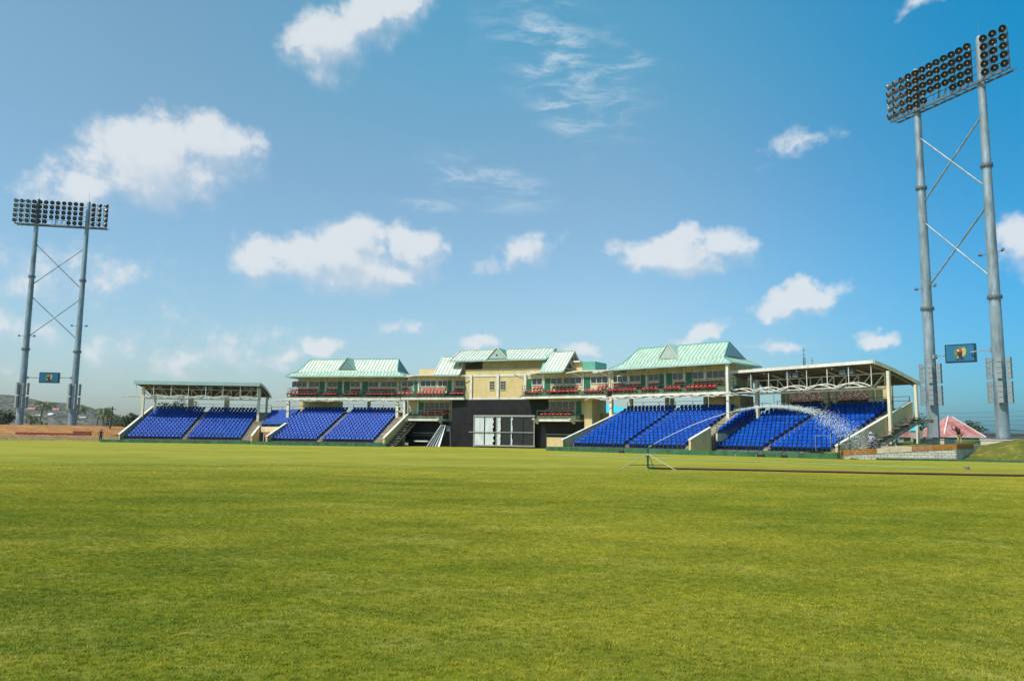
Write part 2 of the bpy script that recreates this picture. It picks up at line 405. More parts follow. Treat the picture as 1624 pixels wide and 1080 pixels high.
def cover(root, fr, u0, u1, posts, fascia, lights, fz=8.30):
    V1 = 13.6; N = 10
    vs = [6+(V1-6)*i/N for i in range(N+1)]
    prof = [(v, zroof(v)) for v in vs]+[(v, zroof(v)-.10) for v in reversed(vs)]
    rf = MB(fr).prism(prof, u0-.3, u1+.3).build('roof', 'roofm', root)
    b = MB(fr)
    k = int((u1-u0+.6)/.38)
    for i in range(k+1):
        u = u0-.3+(u1-u0+.6)*i/k
        for a, c in zip(vs[:-1], vs[1:]): b.bar((u, a, zroof(a)+.02), (u, c, zroof(c)+.02), .04, .05)
    b.build('roof_seam', 'roofm', rf)
    MB(fr).box(u0-.35, u1+.35, 5.86, 5.995, fz, 8.80).build('fascia', fascia, rf)
    for uu in (u0-.42, u1+.30):   # bent end beams under the gable ends
        b = MB(fr)
        p2 = [(v, zroof(v)+.05) for v in vs]+[(v, zroof(v)-.30) for v in reversed(vs)]
        b.prism(p2, uu, uu+.10); b.build('gable_beam', 'steel_cream', rf)
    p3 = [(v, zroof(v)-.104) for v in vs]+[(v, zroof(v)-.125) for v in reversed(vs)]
    MB(fr).prism(p3, u0-.28, u1+.28).build('roof_shade_deck', 'shade_deck', rf)  # added dark sheet, its colour stands for the underside's shade
    b = MB(fr)                     # purlins and rafters
    for v in vs[1:-1]: b.bar((u0-.2, v, zroof(v)-.19), (u1+.2, v, zroof(v)-.19), .08, .12)
    for i in range(5):
        u = u0+(u1-u0)*i/4
        for a, c in zip(vs[:-1], vs[1:]): b.bar((u, a, zroof(a)-.40), (u, c, zroof(c)-.40), .10, .20)
    b.build('rafters', 'rafter', root)
    for (u, v, zb, ww) in posts: MB(fr).box(u-ww/2, u+ww/2, v-ww/2, v+ww/2, zb, zroof(v)-.53).build('post', 'steel_cream', root)
    # long truss
    b = MB(fr); v = 8.2; zb, zt = 6.35, 7.75
    b.bar((u0, v, zb), (u1, v, zb), .14, .16); b.bar((u0, v, zt), (u1, v, zt), .12, .12)
    n = 12; du = (u1-u0)/n
    for i in range(n+1):
        u = u0+i*du; b.bar((u, v, zb), (u, v, zt), .08)
    for i in range(n):
        a, c = u0+i*du, u0+(i+1)*du
        if i < n/2: b.bar((a, v, zt), (c, v, zb), .09)
        else: b.bar((a, v, zb), (c, v, zt), .09)
    for i in range(5):             # struts up to the roof
        u = u0+(u1-u0)*(i+.5)/5
        b.bar((u, v, zt), (u-.5, v-1.2, zroof(v-1.2)-.5), .08); b.bar((u, v, zb), (u, v+2.4, zroof(v+2.4)-.5), .08)
    b.build('truss', 'steel_cream', root)
    for i in range(8):             # hanging rods
        u = u0+(u1-u0)*i/7; MB(fr).bar((u, 6.05, 6.55), (u, 6.05, 8.32), .06).build('hanger', 'white', root)
    for u in lights: MB(fr).box(u-.32, u+.32, 6.3, 6.75, 7.72, 8.12).bar((u, 6.5, 8.1), (u, 6.5, 8.45), .07).build('floodlight', 'galvd', root)
def arches(root, fr, u0, u1, v, z, span=2.9, rise=.34, thick=.06, m='white', out=.55, plate=False):
    """scalloped white edge: shallow bows between outriggers"""
    b = MB(fr); n = max(1, round((u1-u0)/span)); s = (u1-u0)/n
    b.bar((u0, v, z), (u1, v, z), .07, .09)
    for i in range(n):
        for k in range(2):
            o = v-out*k*.8-.12; zz = z-.10*k+.02; P = []
            for j in range(9):
                t = j/8; P.append((u0+s*(i+t)-(.35*k), o, zz+rise*4*t*(1-t)))
            for a, c in zip(P[:-1], P[1:]): b.bar(a, c, thick, thick)
        b.bar((u0+s*i, v+.1, z-.02), (u0+s*i-.4, v-out, z-.16), .07)
        if plate: b.poly([(u0+s*(i+.15), v-.15, z+.02), (u0+s*(i+.85), v-.15, z+.02), (u0+s*(i+.75), v-.5, z-.08), (u0+s*(i+.25), v-.5, z-.08)], (0, 0, .03))
    b.build('scalloped_awning', m, root)

def window(root, fr, ua, ub, v, zb, zt, n=None, bars=0):
    n = n or max(1, round((ub-ua)/.78)); b = MB(fr); t = .055 if not bars else .022
    b.box(ua-t, ub+t, v-.07, v-.003, zt, zt+t+.03); b.box(ua-t, ub+t, v-.09, v-.003, zb-t-.04, zb)
    for i in range(n+1):
        u = ua+(ub-ua)*i/n; b.box(u-t/2, u+t/2, v-.065, v-.003, zb, zt)
    for i in range(bars):
        z = zb+(zt-zb)*(i+1)/(bars+1); b.box(ua, ub, v-.06, v-.004, z-.015, z+.015)
    o = b.build('window', 'white', root)
    MB(fr).box(ua, ub, v-.030, v-.004, zb, zt).build('pane', 'glass', o)
def door(root, fr, ua, ub, v, zb, zt):
    o = MB(fr).box(ua, ub, v-.07, v-.003, zb, zt).build('door', 'door', root)
    MB(fr).box(ua+.12, ua+.2, v-.13, v-.073, zb+(zt-zb)*.45, zb+(zt-zb)*.52).build('handle', 'galv', o)
def red_rows(fr, groups, zoom, v, z):
    sc, off = zoom; a = math.atan2(fr.col[0].y, fr.col[0].x); out = []
    for g0, g1 in groups:
        ua, ub = u_px(fr, g0/sc+off, v), u_px(fr, g1/sc+off, v)
        n = max(2, round((ub-ua)/.54))
        for i in range(n):
            p = fr @ Vector((ua+(i+.5)*(ub-ua)/n, v, z)); out.append((p.x, p.y, p.z, a))
    return out
def balcony(root, fr, u0, u1, v, zs=6.27, rail=True, ends=(1, 1)):
    """slab edge, green upstand, thin rail"""
    MB(fr).box(u0, u1, v, v+2.4, zs, zs+.26).build('balcony_slab', 'white', root)
    MB(fr).box(u0+.02, u1-.02, v+.05, v+.17, zs+.263, zs+.46).build('upstand', 'slabg', root)
    MB(fr).prism([(v+.3, zs+.263), (v+.3, zs+.42), (v+1.2, zs+.42), (v+1.2, zs+.92), (v+2.19, zs+.92), (v+2.19, zs+.263)], u0+.02, u1-.02).build('balcony_step', 'slabg', root)
    b = MB(fr); n = max(2, int((u1-u0)/1.5))
    for i in range(n+1):
        u = u0+.05+(u1-u0-.1)*i/n; b.bar((u, v+.1, zs+.6), (u, v+.1, zs+1.22), .035)
    for z in (1.22,): b.bar((u0+.05, v+.1, zs+z), (u1-.05, v+.1, zs+z), .035)
    for e, u in zip(ends, (u0+.05, u1-.05)):
        if e:
            for z in (1.7, 1.3, .95): b.bar((u, v+.1, zs+z-.1), (u, v+2.2, zs+z+.25), .04)
            for k in range(4): b.bar((u, v+.1+k*.7, zs+.3), (u, v+.1+k*.7, zs+1.65+k*.11), .045)
    b.build('balcony_railing', 'railg', root)
def brackets(root, fr, us, v, z0, z1, out=1.7):
    for u in us: MB(fr).box(u-.14, u+.14, v-.14, v-.004, z0, z1).build('pilaster', 'white', root)
    for u in us:
        b = MB(fr); b.bar((u, v-.15, z1-.75), (u-.9, v-out, z1-.06), .09, .11)
        b.bar((u-1.4, v-out-.1, z1-.22), (u+.2, v-out+.02, z1-.04), .08, .1); b.build('eave_strut', 'white', root)

def pavilion(root, fr, uL, uR, ctrl, zoom, ang_mat='roofm', side=True):
    """upper storey over a stand: slab, wall, windows, doors, red seats, gablet roof with dormer"""
    vf, vw, vb = 9.0, 11.2, 14.9; zs, ze = 6.27, 9.62
    balcony(root, fr, uL, uR, vf, zs)
    w = MB(fr); w.box(uL+.5, uR-.45, vw, vb, zs+.263, ze-.02)
    w.build('wall', 'cream', root)
    for a, c in ctrl['win']: window(root, fr, u_px(fr, a, vw), u_px(fr, c, vw), vw, 8.22, 8.97)
    for a, c in ctrl['door']: door(root, fr, u_px(fr, a, vw), u_px(fr, c, vw), vw, 6.94, 8.97)
    brackets(root, fr, [u_px(fr, a, vw) for a in ctrl['col']], vw, zs+.67, ze-.04)
    # roof
    e0, e1, f0, f1 = uL-.25, uR+.3, vf-.25, vb+.6
    zb, zr = ze+.68, ze+2.62
    bi, bv = 1.35, .95; vm = (f0+f1)/2; ri = 2.1
    E = [(e0, f0, ze), (e1, f0, ze), (e1, f1, ze), (e0, f1, ze)]
    Bk = [(e0+bi, f0+bv, zb), (e1-bi, f0+bv, zb), (e1-bi, f1-bv, zb), (e0+bi, f1-bv, zb)]
    Rg = [(e0+ri, vm, zr), (e1-ri, vm, zr)]
    rf = MB(fr)
    rf.add(Bk+Rg, [(0, 1, 5, 4), (2, 3, 4, 5), (1, 2, 5), (3, 0, 4), (3, 2, 1, 0)])
    ro = rf.build('roof', ctrl.get('rm', 'roofm'), root)
    sk = MB(fr); Bl = [(p[0], p[1], p[2]-.004) for p in Bk]
    sk.add(E+Bl, [(0, 1, 5, 4), (1, 2, 6, 5), (2, 3, 7, 6), (3, 0, 4, 7), (3, 2, 1, 0), (4, 5, 6, 7)]).build('eave_skirt', 'roofm', ro)
    b = MB(fr)
    b.ribs(Bk[0], Bk[1], Rg[0], Rg[1]); b.ribs(E[0], E[1], Bk[0], Bk[1]); b.ribs(E[1], E[2], Bk[1], Bk[2]); b.ribs(E[3], E[0], Bk[3], Bk[0])
    b.ribs(E[2], E[3], Bk[2], Bk[3]); b.ribs(Bk[2], Bk[3], Rg[1], Rg[0])
    b.build('roof_seam', 'rib', ro)
    b = MB(fr)
    for p, q in ((Rg[0], Rg[1]), (Bk[0], Rg[0]), (Bk[1], Rg[1]), (Bk[2], Rg[1]), (Bk[3], Rg[0]), (E[0], Bk[0]), (E[1], Bk[1]), (E[2], Bk[2])): b.bar(p, q, .13, .13)
    b.build('ridge_cap', 'roofd', ro)
    b = MB(fr)
    for i in range(4):
        p, q = Vector(E[i]), Vector(E[(i+1) % 4]); b.bar(p+Vector((0, 0, -.08)), q+Vector((0, 0, -.08)), .12, .18)
    b.build('gutter', 'fasc', ro)
    # gable-end panels
    for (p, q, r_, s) in ((Bk[1], Bk[2], Rg[1], 1), (Bk[3], Bk[0], Rg[0], -1)):
        p, q, r_ = map(Vector, (p, q, r_)); c = (p+q+r_)/3
        pts = [c+(x-c)*.78+Vector((s*.05, 0, .03)) for x in (p, q, r_)]
        MB(fr).poly(pts, (s*.05, 0, .02)).build('gable_panel', 'gable', ro)
    # dormer
    um = (uL+uR)/2+ctrl.get('dorm', 0); hw = 1.25; dz0 = zb+.30; dz1 = zr+.04
    on_ = lambda z: f0+bv+(z-zb)*(vm-(f0+bv))/(zr-zb)
    yf = on_(dz0)-.10
    kk = (zr-zb)/(vm-(f0+bv))
    def on(z): return f0+bv+(z-zb)/kk
    d = MB(fr)
    d.add([(um-hw, yf, dz0), (um+hw, yf, dz0), (um, yf, dz1), (um-hw, on(dz0), dz0), (um+hw, on(dz0), dz0), (um, on(dz1), dz1)],
          [(0, 1, 2), (0, 2, 5, 3), (1, 4, 5, 2), (0, 3, 4, 1)])
    do = d.build('dormer', 'roofm', ro)
    MB(fr).poly([(um-hw*.8, yf-.02, dz0+.08), (um+hw*.8, yf-.02, dz0+.08), (um, yf-.02, dz1-.22)], (0, -.04, 0)).build('gable_panel', ctrl.get('gm', 'gable'), do)
    MB(fr).bar((um-hw-.1, yf-.06, dz0-.06), (um, yf-.06, dz1+.02), .10).bar((um+hw+.1, yf-.06, dz0-.06), (um, yf-.06, dz1+.02), .10).bar((um-hw, yf-.06, dz0), (um+hw, yf-.06, dz0), .08).build('barge_board', ctrl.get('bm', 'roofd'), do)
    # supports under the slab
    for px, v, bot in ctrl['posts']:
        u = u_px(fr, px, v); MB(fr).box(u-.19, u+.19, v-.19, v+.19, tz(v)-.3, zs-.003).build('post', 'steel_cream', root)
    # seats
    sp = red_rows(fr, ctrl['front'], zoom, vf+.65, zs+.42)+red_rows(fr, ctrl['back'], zoom, vf+1.6, zs+.92)
    seats(root, sp, 0, blue=False)

# ---- left covered stand
fr1, L1 = frame2((gx(190, 108.4), 108.4), (gx(397, 109.7), 109.7))
s1 = thing('grandstand', fr1, 'roofed blue-seat grandstand at the left end, its curved roof on posts and truss', 'grandstand')
def up(fr, px, v=.9): return u_px(fr, px, v)
tier(s1, fr1, L1, [(up(fr1, 204), up(fr1, 291)), (up(fr1, 299), up(fr1, 385))])
side_wall(s1, fr1, -.25)
side_wall(s1, fr1, L1+.02, .1, 4.2)
cover(s1, fr1, -.6, L1-.8, [(-.1, 7.6, 3.2, .34), (-.1, 12.3, 3, .30), (L1-.9, 7.6, 2.5, .34), (L1-.8, 12.3, 3, .30), (u_px(fr1, 304, 12.3), 12.3, 3, .62), (u_px(fr1, 361, 12.3), 12.3, 3, .62)], 'fasc', [2.6, 9.0, 9.8, L1-1.7])
arches(s1, fr1, -1.9, L1-.8, 6.0, 6.5, span=3.3, rise=.3)
# ---- left pavilion stand
A2 = (gx(424, 103.3), 103.3); B2 = (gx(607, 100.2), 100.2)
fr2, L2 = frame2(A2, B2)
s2 = thing('pavilion_stand', fr2, 'left blue-seat stand carrying a balcony of red seats under a mint dormered roof', 'grandstand')
tier(s2, fr2, L2, [(up(fr2, 427), up(fr2, 503)), (up(fr2, 511), up(fr2, 593))])
side_wall(s2, fr2, -.25, .1, 5.2)
side_wall(s2, fr2, L2+.0, .1, 11.7, solid=False)
stair_flight(s2, fr2, L2+.3, .8, 1.0, 0, 10.4, 3.7)
Z3 = (6.246, 410)
ctrl2 = dict(rm='roofw', win=[(462.8, 486.5), (490.4, 506), (519.8, 534.6), (555.4, 570.9), (584.2, 600.3), (604.5, 629)],
             door=[(506.7, 514.5), (535.2, 543), (546, 554.4), (575.2, 583.2)], col=[488.5, 516.8, 544.5, 573, 602, 632],
             posts=[(458.5, 9.4, 0), (631, 9.4, 0), (644, 13.4, 0), (586, 13.2, 0), (480, 13.2, 0)],
             front=[(270, 575), (630, 775), (835, 985), (1055, 1340)], back=[(315, 575), (670, 770), (908, 1005), (1085, 1350)])
pavilion(s2, fr2, -2.1, 15.1, ctrl2, Z3)
MB(fr2).box(u_px(fr2, 476, 12.6), u_px(fr2, 535, 12.6), 12.6, 14.8, 0, 6.267).build('back_wall', 'cream', s2)
arches(s2, fr2, -3.2, 15.4, 8.95, 6.1, span=2.6, rise=.22)

# ---- right pavilion stand
fr3, L3 = frame2((gx(893, 87.8), 87.8), (gx(1092, 76.6), 76.6))
s3 = thing('pavilion_stand', fr3, 'right blue-seat stand with red-seat balcony and mint roof, behind the sprinkler', 'grandstand')
tier(s3, fr3, L3, [(up(fr3, 905), up(fr3, 985)), (up(fr3, 991), up(fr3, 1081))])
side_wall(s3, fr3, -.32, rise=.72, rise2=.22)
side_wall(s3, fr3, L3-.05, .1, 3.9, rise=.95)
Z6 = (4.511, 860)
ctrl3 = dict(gm='palepanel', bm='roofw', dorm=-.5, win=[(972, 995.5), (999.7, 1016.3), (1029, 1045.8), (1067.3, 1083.9), (1098.7, 1117), (1121.6, 1150.2)],
             door=[(1016.9, 1024.5), (1046.2, 1054), (1058, 1066.2), (1089, 1097.9)], col=[970, 998, 1026.5, 1056, 1086.5, 1119.5],
             posts=[(969.5, 9.4, 0), (1001, 12.8, 0), (1058, 12.8, 0), (1066, 14, 0), (1119, 12.8, 0)],
             front=[(455, 665), (700, 820), (860, 985), (1022, 1240)], back=[(508, 700), (755, 828), (937, 1012), (1075, 1285)])
pavilion(s3, fr3, -.15, 15.5, ctrl3, Z6)
MB(fr3).box(15.05, 15.35, 8.9, 9.25, 2, 9.5).build('corner_post', 'white', s3)
MB(fr3).box(11.2, 15.05, 11.9, 14.9, 0, 6.267).build('back_wall', 'beige', s3)
MB(fr3).box(13.2, 13.9, 11.84, 11.897, 4.5, 6.1).build('opening_shade', 'recess_shade', s3)  # dark slab on the wall painted as the shade of an opening
arches(s3, fr3, -3.4, 16.5, 8.95, 6.1, span=2.6, rise=.25)

# ---- right covered stand
fr4, L4 = frame2((gx(1118, 80.0), 80.0), (gx(1323, 67.9), 67.9))
s4 = thing('grandstand', fr4, 'roofed blue-seat grandstand at the right end, with an outside staircase', 'grandstand')
tier(s4, fr4, L4, u0=-.38, bays=[(up(fr4, 1122), up(fr4, 1203)), (up(fr4, 1212), up(fr4, 1309))])
side_wall(s4, fr4, -.62, .1, 6.8, rise=1.05)
side_wall(s4, fr4, L4+.0, .1, 12.1, solid=False, band=1.9)
stair_flight(s4, fr4, L4+.62, .7, 1.4, 0, 11.4, 3.7)
ZE[0] = 1.25
cover(s4, fr4, -1.3, L4-.1, [(L4+.42, 7.9, .8, .26), (L4+.42, 12.4, .8, .24), (-.1, 8.3, 3.2, .36), (-.1, 12.6, 3.2, .30), (4.0, 8.3, 5.0, .01), (u_px(fr4, 1248, 12.4), 12.4, 4.6, .36),
      (u_px(fr4, 1311, 12.6), 12.6, 4.6, .50), (u_px(fr4, 1324, 12.3), 12.3, 4.6, .34), (u_px(fr4, 1382, 12.4), 12.4, 4.6, .44), (u_px(fr4, 1394, 12.8), 12.8, 4.6, .5)], 'white', [.6, 5.4, 6.2, 11.4, 12.2], fz=8.50)
arches(s4, fr4, -4.6, L4-.1, 6.0, 6.45, span=3.1, rise=.40, thick=.08)
MB(fr4).box(-1.2, u_px(fr4, 1386, 14.5), 14.5, 14.8, 3.0, 7.15).build('pierced_back_wall', 'mural', s4)
MB(fr4).box(u_px(fr4, 1386, 14.5)+.05, u_px(fr4, 1414, 14.5), 14.5, 14.8, 3.0, 7.1).build('back_wall', 'beige', s4)
MB(fr4).bar((L4-2.4, .8, 1.95), (L4-.9, .8, 1.95), .04).bar((L4-2.4, .8, .5), (L4-2.4, .8, 1.95), .04).bar((L4-.9, .8, .5), (L4-.9, .8, 1.95), .04).build('handrail', 'galv', s4)

# ---- wedge-shaped blocks of seats over the two gateways
def wedge(fA, uA, fB, uB, r0, r1, label, gate=None, rail=True, aisleB=0.0):
    def W3(fr, u, v, z): p = fr @ Vector((u, v, 0)); p.z = z; return p
    c = (W3(fA, uA, 7, 0)+W3(fB, uB, 7, 0))/2; dd = W3(fB, uB, 7, 0)-W3(fA, uA, 7, 0)
    root = thing('seating_block', frame(c.x, c.y, math.atan2(dd.y, dd.x)), label, 'seating block')
    b = MB(); sp = []
    for r in range(r0, r1):
        v0_, v1_, z = V0+r*TR-.02, V0+(r+1)*TR, Z0+r*RI-.02
        P = [(fA, uA, v0_), (fB, uB, v0_), (fB, uB, v1_), (fA, uA, v1_)]
        b.hexa([W3(f, u, v, z-.45) for f, u, v in P], [W3(f, u, v, z) for f, u, v in P])
        p, q = W3(fA, uA, v0_+.42, z), W3(fB, uB, v0_+.42, z); d = q-p; L = d.length-.15-aisleB; d.normalize()
        n = max(1, int(L/.5)); a = math.atan2(d.y, d.x); aa = math.atan2((fA.col[0].y+fB.col[0].y)/2, (fA.col[0].x+fB.col[0].x)/2)
        for i in range(n):
            w = p+d*(.1+(i+.5)*L/n); sp.append((w.x, w.y, z, aa))
    b.build('seating_tier', 'stepc', root)
    v = V0+r0*TR-.05; z = Z0+r0*RI
    p, q = W3(fA, uA, v, 0), W3(fB, uB, v, 0); d = (q-p).normalized(); nn = Vector((d.y, -d.x, 0))*.18
    e = lambda k, h: k+Vector((0, 0, h))
    MB().hexa([e(p, z-.75), e(q, z-.75), e(q+nn, z-.75), e(p+nn, z-.75)], [e(p, z+.02), e(q, z+.02), e(q+nn, z+.02), e(p+nn, z+.02)]).build('edge_beam', 'cream', root)
    b = MB(); p2, q2 = p+nn*.5, q+nn*.5
    for k in range(4):
        w = lerp_(p2, q2, k/3); b.bar(e(w, z), e(w, z+.95), .05)
    b.bar(e(p2, z+.95), e(q2, z+.95), .05).bar(e(p2, z+.5), e(q2, z+.5), .035); b.build('railing', 'railg', root)
    v = V0+r1*TR+.1; z = Z0+(r1-1)*RI; p, q = W3(fA, uA, v, z), W3(fB, uB, v, z); b = MB()
    for k in range(4):
        w = lerp_(p, q, k/3); b.bar(w, e(w, 1.15), .05)
    b.bar(e(p, 1.15), e(q, 1.15), .04).bar(e(p, .7), e(q, .7), .04); b.build('back_railing', 'rail', root)
    if gate:
        p, q = W3(fA, uA, 5.2, 0), W3(fB, uB, 5.2, 0); w = lerp_(p, q, gate[0]); w2 = lerp_(p, q, gate[1])
        MB().hexa([w, w2, w2+Vector((0, .1, 0)), w+Vector((0, .1, 0))], [e(w, 1.75), e(w2, 1.75), e(w2+Vector((0, .1, 0)), 1.75), e(w+Vector((0, .1, 0)), 1.75)]).build('gate', 'pink', root)
    seats(root, sp, 0)
def lerp_(p, q, t): return p+(q-p)*t
wedge(fr1, L1+.30, fr2, -.28, 6, 13, 'small raised block of blue seats over the gateway between the two left stands', gate=(.12, .42), aisleB=.9)
wedge(fr3, L3+.25, fr4, -.40, 5, 13, 'raised block of blue seats over the gateway between the two right stands', aisleB=.6)

# ------------------------------------------------------------------ clubhouse
frC = frame(gx(730, 106.4), 106.4, R(-21))
frL, LL = frame2((gx(634, 108), 108), (gx(738, 105.3), 105.3))
frR, LR = frame2((gx(826, 101), 101), (gx(966, 94.6), 94.6))
club = thing('clubhouse', frC, 'beige central clubhouse with stepped mint roofs, red-seat balconies and black-draped lower wall', 'clubhouse')
# centre block
MB(frC).box(.6, 11.8, 0, 9, 6.35, 10.35).build('wall', 'beige', club)
MB(frC).box(2.6, 12.0, 1.1, 8.5, 10.353, 11.75).build('attic_wall', 'gable' if False else 'cream', club)
MB(frC).box(-.8, 2.6, 3.0, 8.5, 9.9, 11.6).build('loft_shade', 'recess_shade', club)  # dark block holds the open loft's shade in its colour
b = MB(frC); b.bar((.2, 1.2, 9.9), (-.5, 1.0, 11.6), .18); b.bar((-.7, .4, 10.2), (-.7, .4, 11.6), .14); b.build('loft_strut', 'cream', club)
MB(frC).box(.5, 11.9, -.06, -.003, 9.35, 9.62).box(.5, 11.9, -.08, -.003, 6.30, 6.50).build('band_course', 'white', club)
for px in (747, 789.5, 833):
    u = u_px(frC, px, -.1); MB(frC).box(u-.16, u+.16, -.2, -.083, 5.0 if px != 789.5 else 4.2, 9.64).build('pilaster', 'white', club)
for a, c in ((776.5, 784), (793.7, 801.5)): window(club, frC, u_px(frC, a, 0), u_px(frC, c, 0), 0, 7.62, 8.72, n=3, bars=2)
MB(frC).box(-1.2, 12.4, -.28, -.16, 0, 6.28).build('black_screen', 'black', club)
b = MB(frC)
for px in (747, 789.5, 833, 715): b.box(u_px(frC, px, -.3)-.03, u_px(frC, px, -.3)+.03, -.31, -.283, 0, 6.25)
b.box(-1.2, 12.4, -.32, -.283, 3.25, 3.33); b.build('screen_seam', 'blackp', club)
# central roofs
def gable_roof(fr, u0, u1, v0, v1, ze, zr, vr=None, m='roofw', name='roof', back_z=None, dorm=None):
    vr = (v0+v1)/2 if vr is None else vr
    bz = ze if back_z is None else back_z
    prof = [(v0, ze), (vr, zr), (v1, bz), (v1, bz-.12), (vr, zr-.14), (v0, ze-.12)]
    o = MB(fr).prism(prof, u0, u1).build(name, m, club)
    MB(fr).ribs((u0, v0, ze), (u1, v0, ze), (u0, vr, zr), (u1, vr, zr), .5).ribs((u1, v1, bz), (u0, v1, bz), (u1, vr, zr), (u0, vr, zr), .5).build('roof_seam', 'rib', o)
    MB(fr).box(u0, u1, v0-.12, v0-.003, ze-.2, ze+.02).build('gutter', 'fasc', o)
    MB(fr).bar((u0-.02, vr, zr+.05), (u1+.02, vr, zr+.05), .2, .1).build('ridge_cap', 'roofm', o)
    b = MB(fr)
    for u in (u0-.05, u1+.05):
        b.bar((u, v0, ze-.05), (u, vr, zr-.05), .09, .26); b.bar((u, v1, bz-.05), (u, vr, zr-.05), .09, .26)
    b.build('barge_board', 'white', o)
    if dorm is not None:
        um, hw, za, zb_ = dorm
        k = (zr-ze)/(vr-v0); on = lambda z: v0+(z-ze)/k
        yf = v0-.06
        d = MB(fr).add([(um-hw, yf, za), (um+hw, yf, za), (um, yf, zb_), (um-hw, on(za)+.01, za), (um+hw, on(za)+.01, za), (um, on(zb_), zb_)],
                       [(0, 1, 2), (0, 2, 5, 3), (1, 4, 5, 2), (0, 3, 4, 1)]).build('dormer', 'roofd', o)
        MB(fr).poly([(um-hw*.9, yf-.01, za+.04), (um+hw*.9, yf-.01, za+.04), (um, yf-.01, zb_-.12)], (0, -.05, 0)).build('gable_panel', 'palepanel', d)
        MB(fr).bar((um-hw-.12, yf-.1, za-.05), (um, yf-.1, zb_+.03), .12).bar((um+hw+.12, yf-.1, za-.05), (um, yf-.1, zb_+.03), .12).build('barge_board', 'white', d)
        MB(fr).box(um-.12, um+.12, yf-.09, yf-.065, za+.42, za+.62).build('vent', 'blackp', d)
    return o
gable_roof(frC, -1.5, 12.3, -.6, 6.5, 11.55, 13.25, vr=2.9, dorm=(u_px(frC, 787.5, -.6), 1.42, 11.62, 13.15))
uu0, uu1 = u_px(frL, 688, -.2), u_px(frL, 727, -.2)
gable_roof(frL, uu0, uu1, -.2, 6.4, 9.62, 12.35, vr=3.0)
uu2, uu3 = u_px(frR, 859, -.3), u_px(frR, 892.5, -.3)
gable_roof(frR, uu2, uu3, -.3, 6.0, 9.62, 12.40, vr=2.8)
MB(frR).poly([(uu2+.1, 1.2, 9.7), (uu2+.1, 2.8, 12.2), (uu2-1.2, 2.9, 12.2), (uu2-1.2, 1.3, 9.7)], (0, .1, 0)).build('roof', 'roofd', club)
# dark sheet painted as the shade inside the open gable, and truss
MB(frR).poly([(uu3-.3, .5, 9.9), (uu3-.3, 5.2, 9.9), (uu3-.3, 2.8, 12.1)], (-.1, 0, 0)).build('gable_panel', 'recess_shade', club)
b = MB(frR)
for p, q in (((uu3-.1, .6, 10.0), (uu3-.1, 5.0, 10.0)), ((uu3-.1, 2.8, 10), (uu3-.1, 2.8, 12.1)), ((uu3-.1, 1.6, 11.1), (uu3-.1, 2.8, 10.1)), ((uu3-.1, 4.0, 11.1), (uu3-.1, 2.8, 10.1))): b.bar(p, q, .12)
b.build('gable_truss', 'cream', club)
# wings
def wing(fr, u0, u1, wins, doors, cols, zoom, front, back, lower, ends):
    balcony(club, fr, u0, u1, 0, 6.27, ends=ends)
    MB(fr).box(u0, u1+(1.2 if fr is frL else 0), 2.2, 7.5, 6.533, 9.62).build('wall', 'cream', club)
    MB(fr).box(u0, u1+.3, 1.5, 7.6, 9.623, 9.76).build('roof_edge', 'white', club)
    for a, c in wins: window(club, fr, u_px(fr, a, 2.2), u_px(fr, c, 2.2), 2.2, 8.2, 8.98)
    for a, c in doors: door(club, fr, u_px(fr, a, 2.2), u_px(fr, c, 2.2), 2.2, 6.94, 8.98)
    brackets(club, fr, [u_px(fr, a, 2.2) for a in cols], 2.2, 6.94, 9.61, out=1.9)
    sp = red_rows(fr, front, zoom, .65, 6.69)+red_rows(fr, back, zoom, 1.6, 7.19)
    # lower balcony
    la, lb, ld, lw, lf, lk = lower
    a, c = u_px(fr, la, .3), u_px(fr, lb, .3)
    MB(fr).box(a, c, .3, 3.0, 3.42, 3.70).build('balcony_slab', 'white', club)
    MB(fr).box(a+.02, c-.02, .35, .47, 3.703, 4.1).build('upstand', 'slabg', club)
    for u in (a+.05, c-.35): MB(fr).hexa([(u, -.9, 3.62), (u+.3, -.9, 3.62), (u+.3, .29, 3.1), (u, .29, 3.1)], [(u, -.9, 3.75), (u+.3, -.9, 3.75), (u+.3, .29, 3.75), (u, .29, 3.75)]).build('slab_bracket', 'white', club)
    b = MB(fr); n = 5
    for i in range(n+1): b.bar((a+.05+(c-a-.1)*i/n, .4, 4.08), (a+.05+(c-a-.1)*i/n, .4, 4.75), .035)
    b.bar((a, .4, 4.75), (c, .4, 4.75), .05); b.build('balcony_railing', 'railg', club)
    MB(fr).box(a-.6, c+.8, 2.5, 7.5, 3.3, 6.267).build('lower_wall', 'cream', club)
    window(club, fr, u_px(fr, lw[0], 2.5), u_px(fr, lw[1], 2.5), 2.5, 5.1, 6.0, n=5)
    door(club, fr, u_px(fr, ld[0], 2.5), u_px(fr, ld[1], 2.5), 2.5, 3.9, 6.0)
    MB(fr).prism([(.5, 3.703), (.5, 3.85), (1.45, 3.85), (1.45, 4.35), (2.49, 4.35), (2.49, 3.703)], a, c).build('balcony_step', 'slabg', club)
    sp += red_rows(fr, [lf], zoom, .95, 3.85)+red_rows(fr, [lk], zoom, 1.85, 4.35)
    MB(fr).box(a-.3, c+.9, 2.2, 2.35, 0, 3.4).build('black_screen', 'black', club)
    b = MB(fr); b.box(a+.4, c-.3, 2.10, 2.19, 1.75, 1.86).box(a+.4, c-.3, 2.10, 2.19, 1.45, 1.5); b.build('rail_strip', 'frameg', club)
    return sp
Z4, Z5 = (5.685, 620), (5.685, 780)
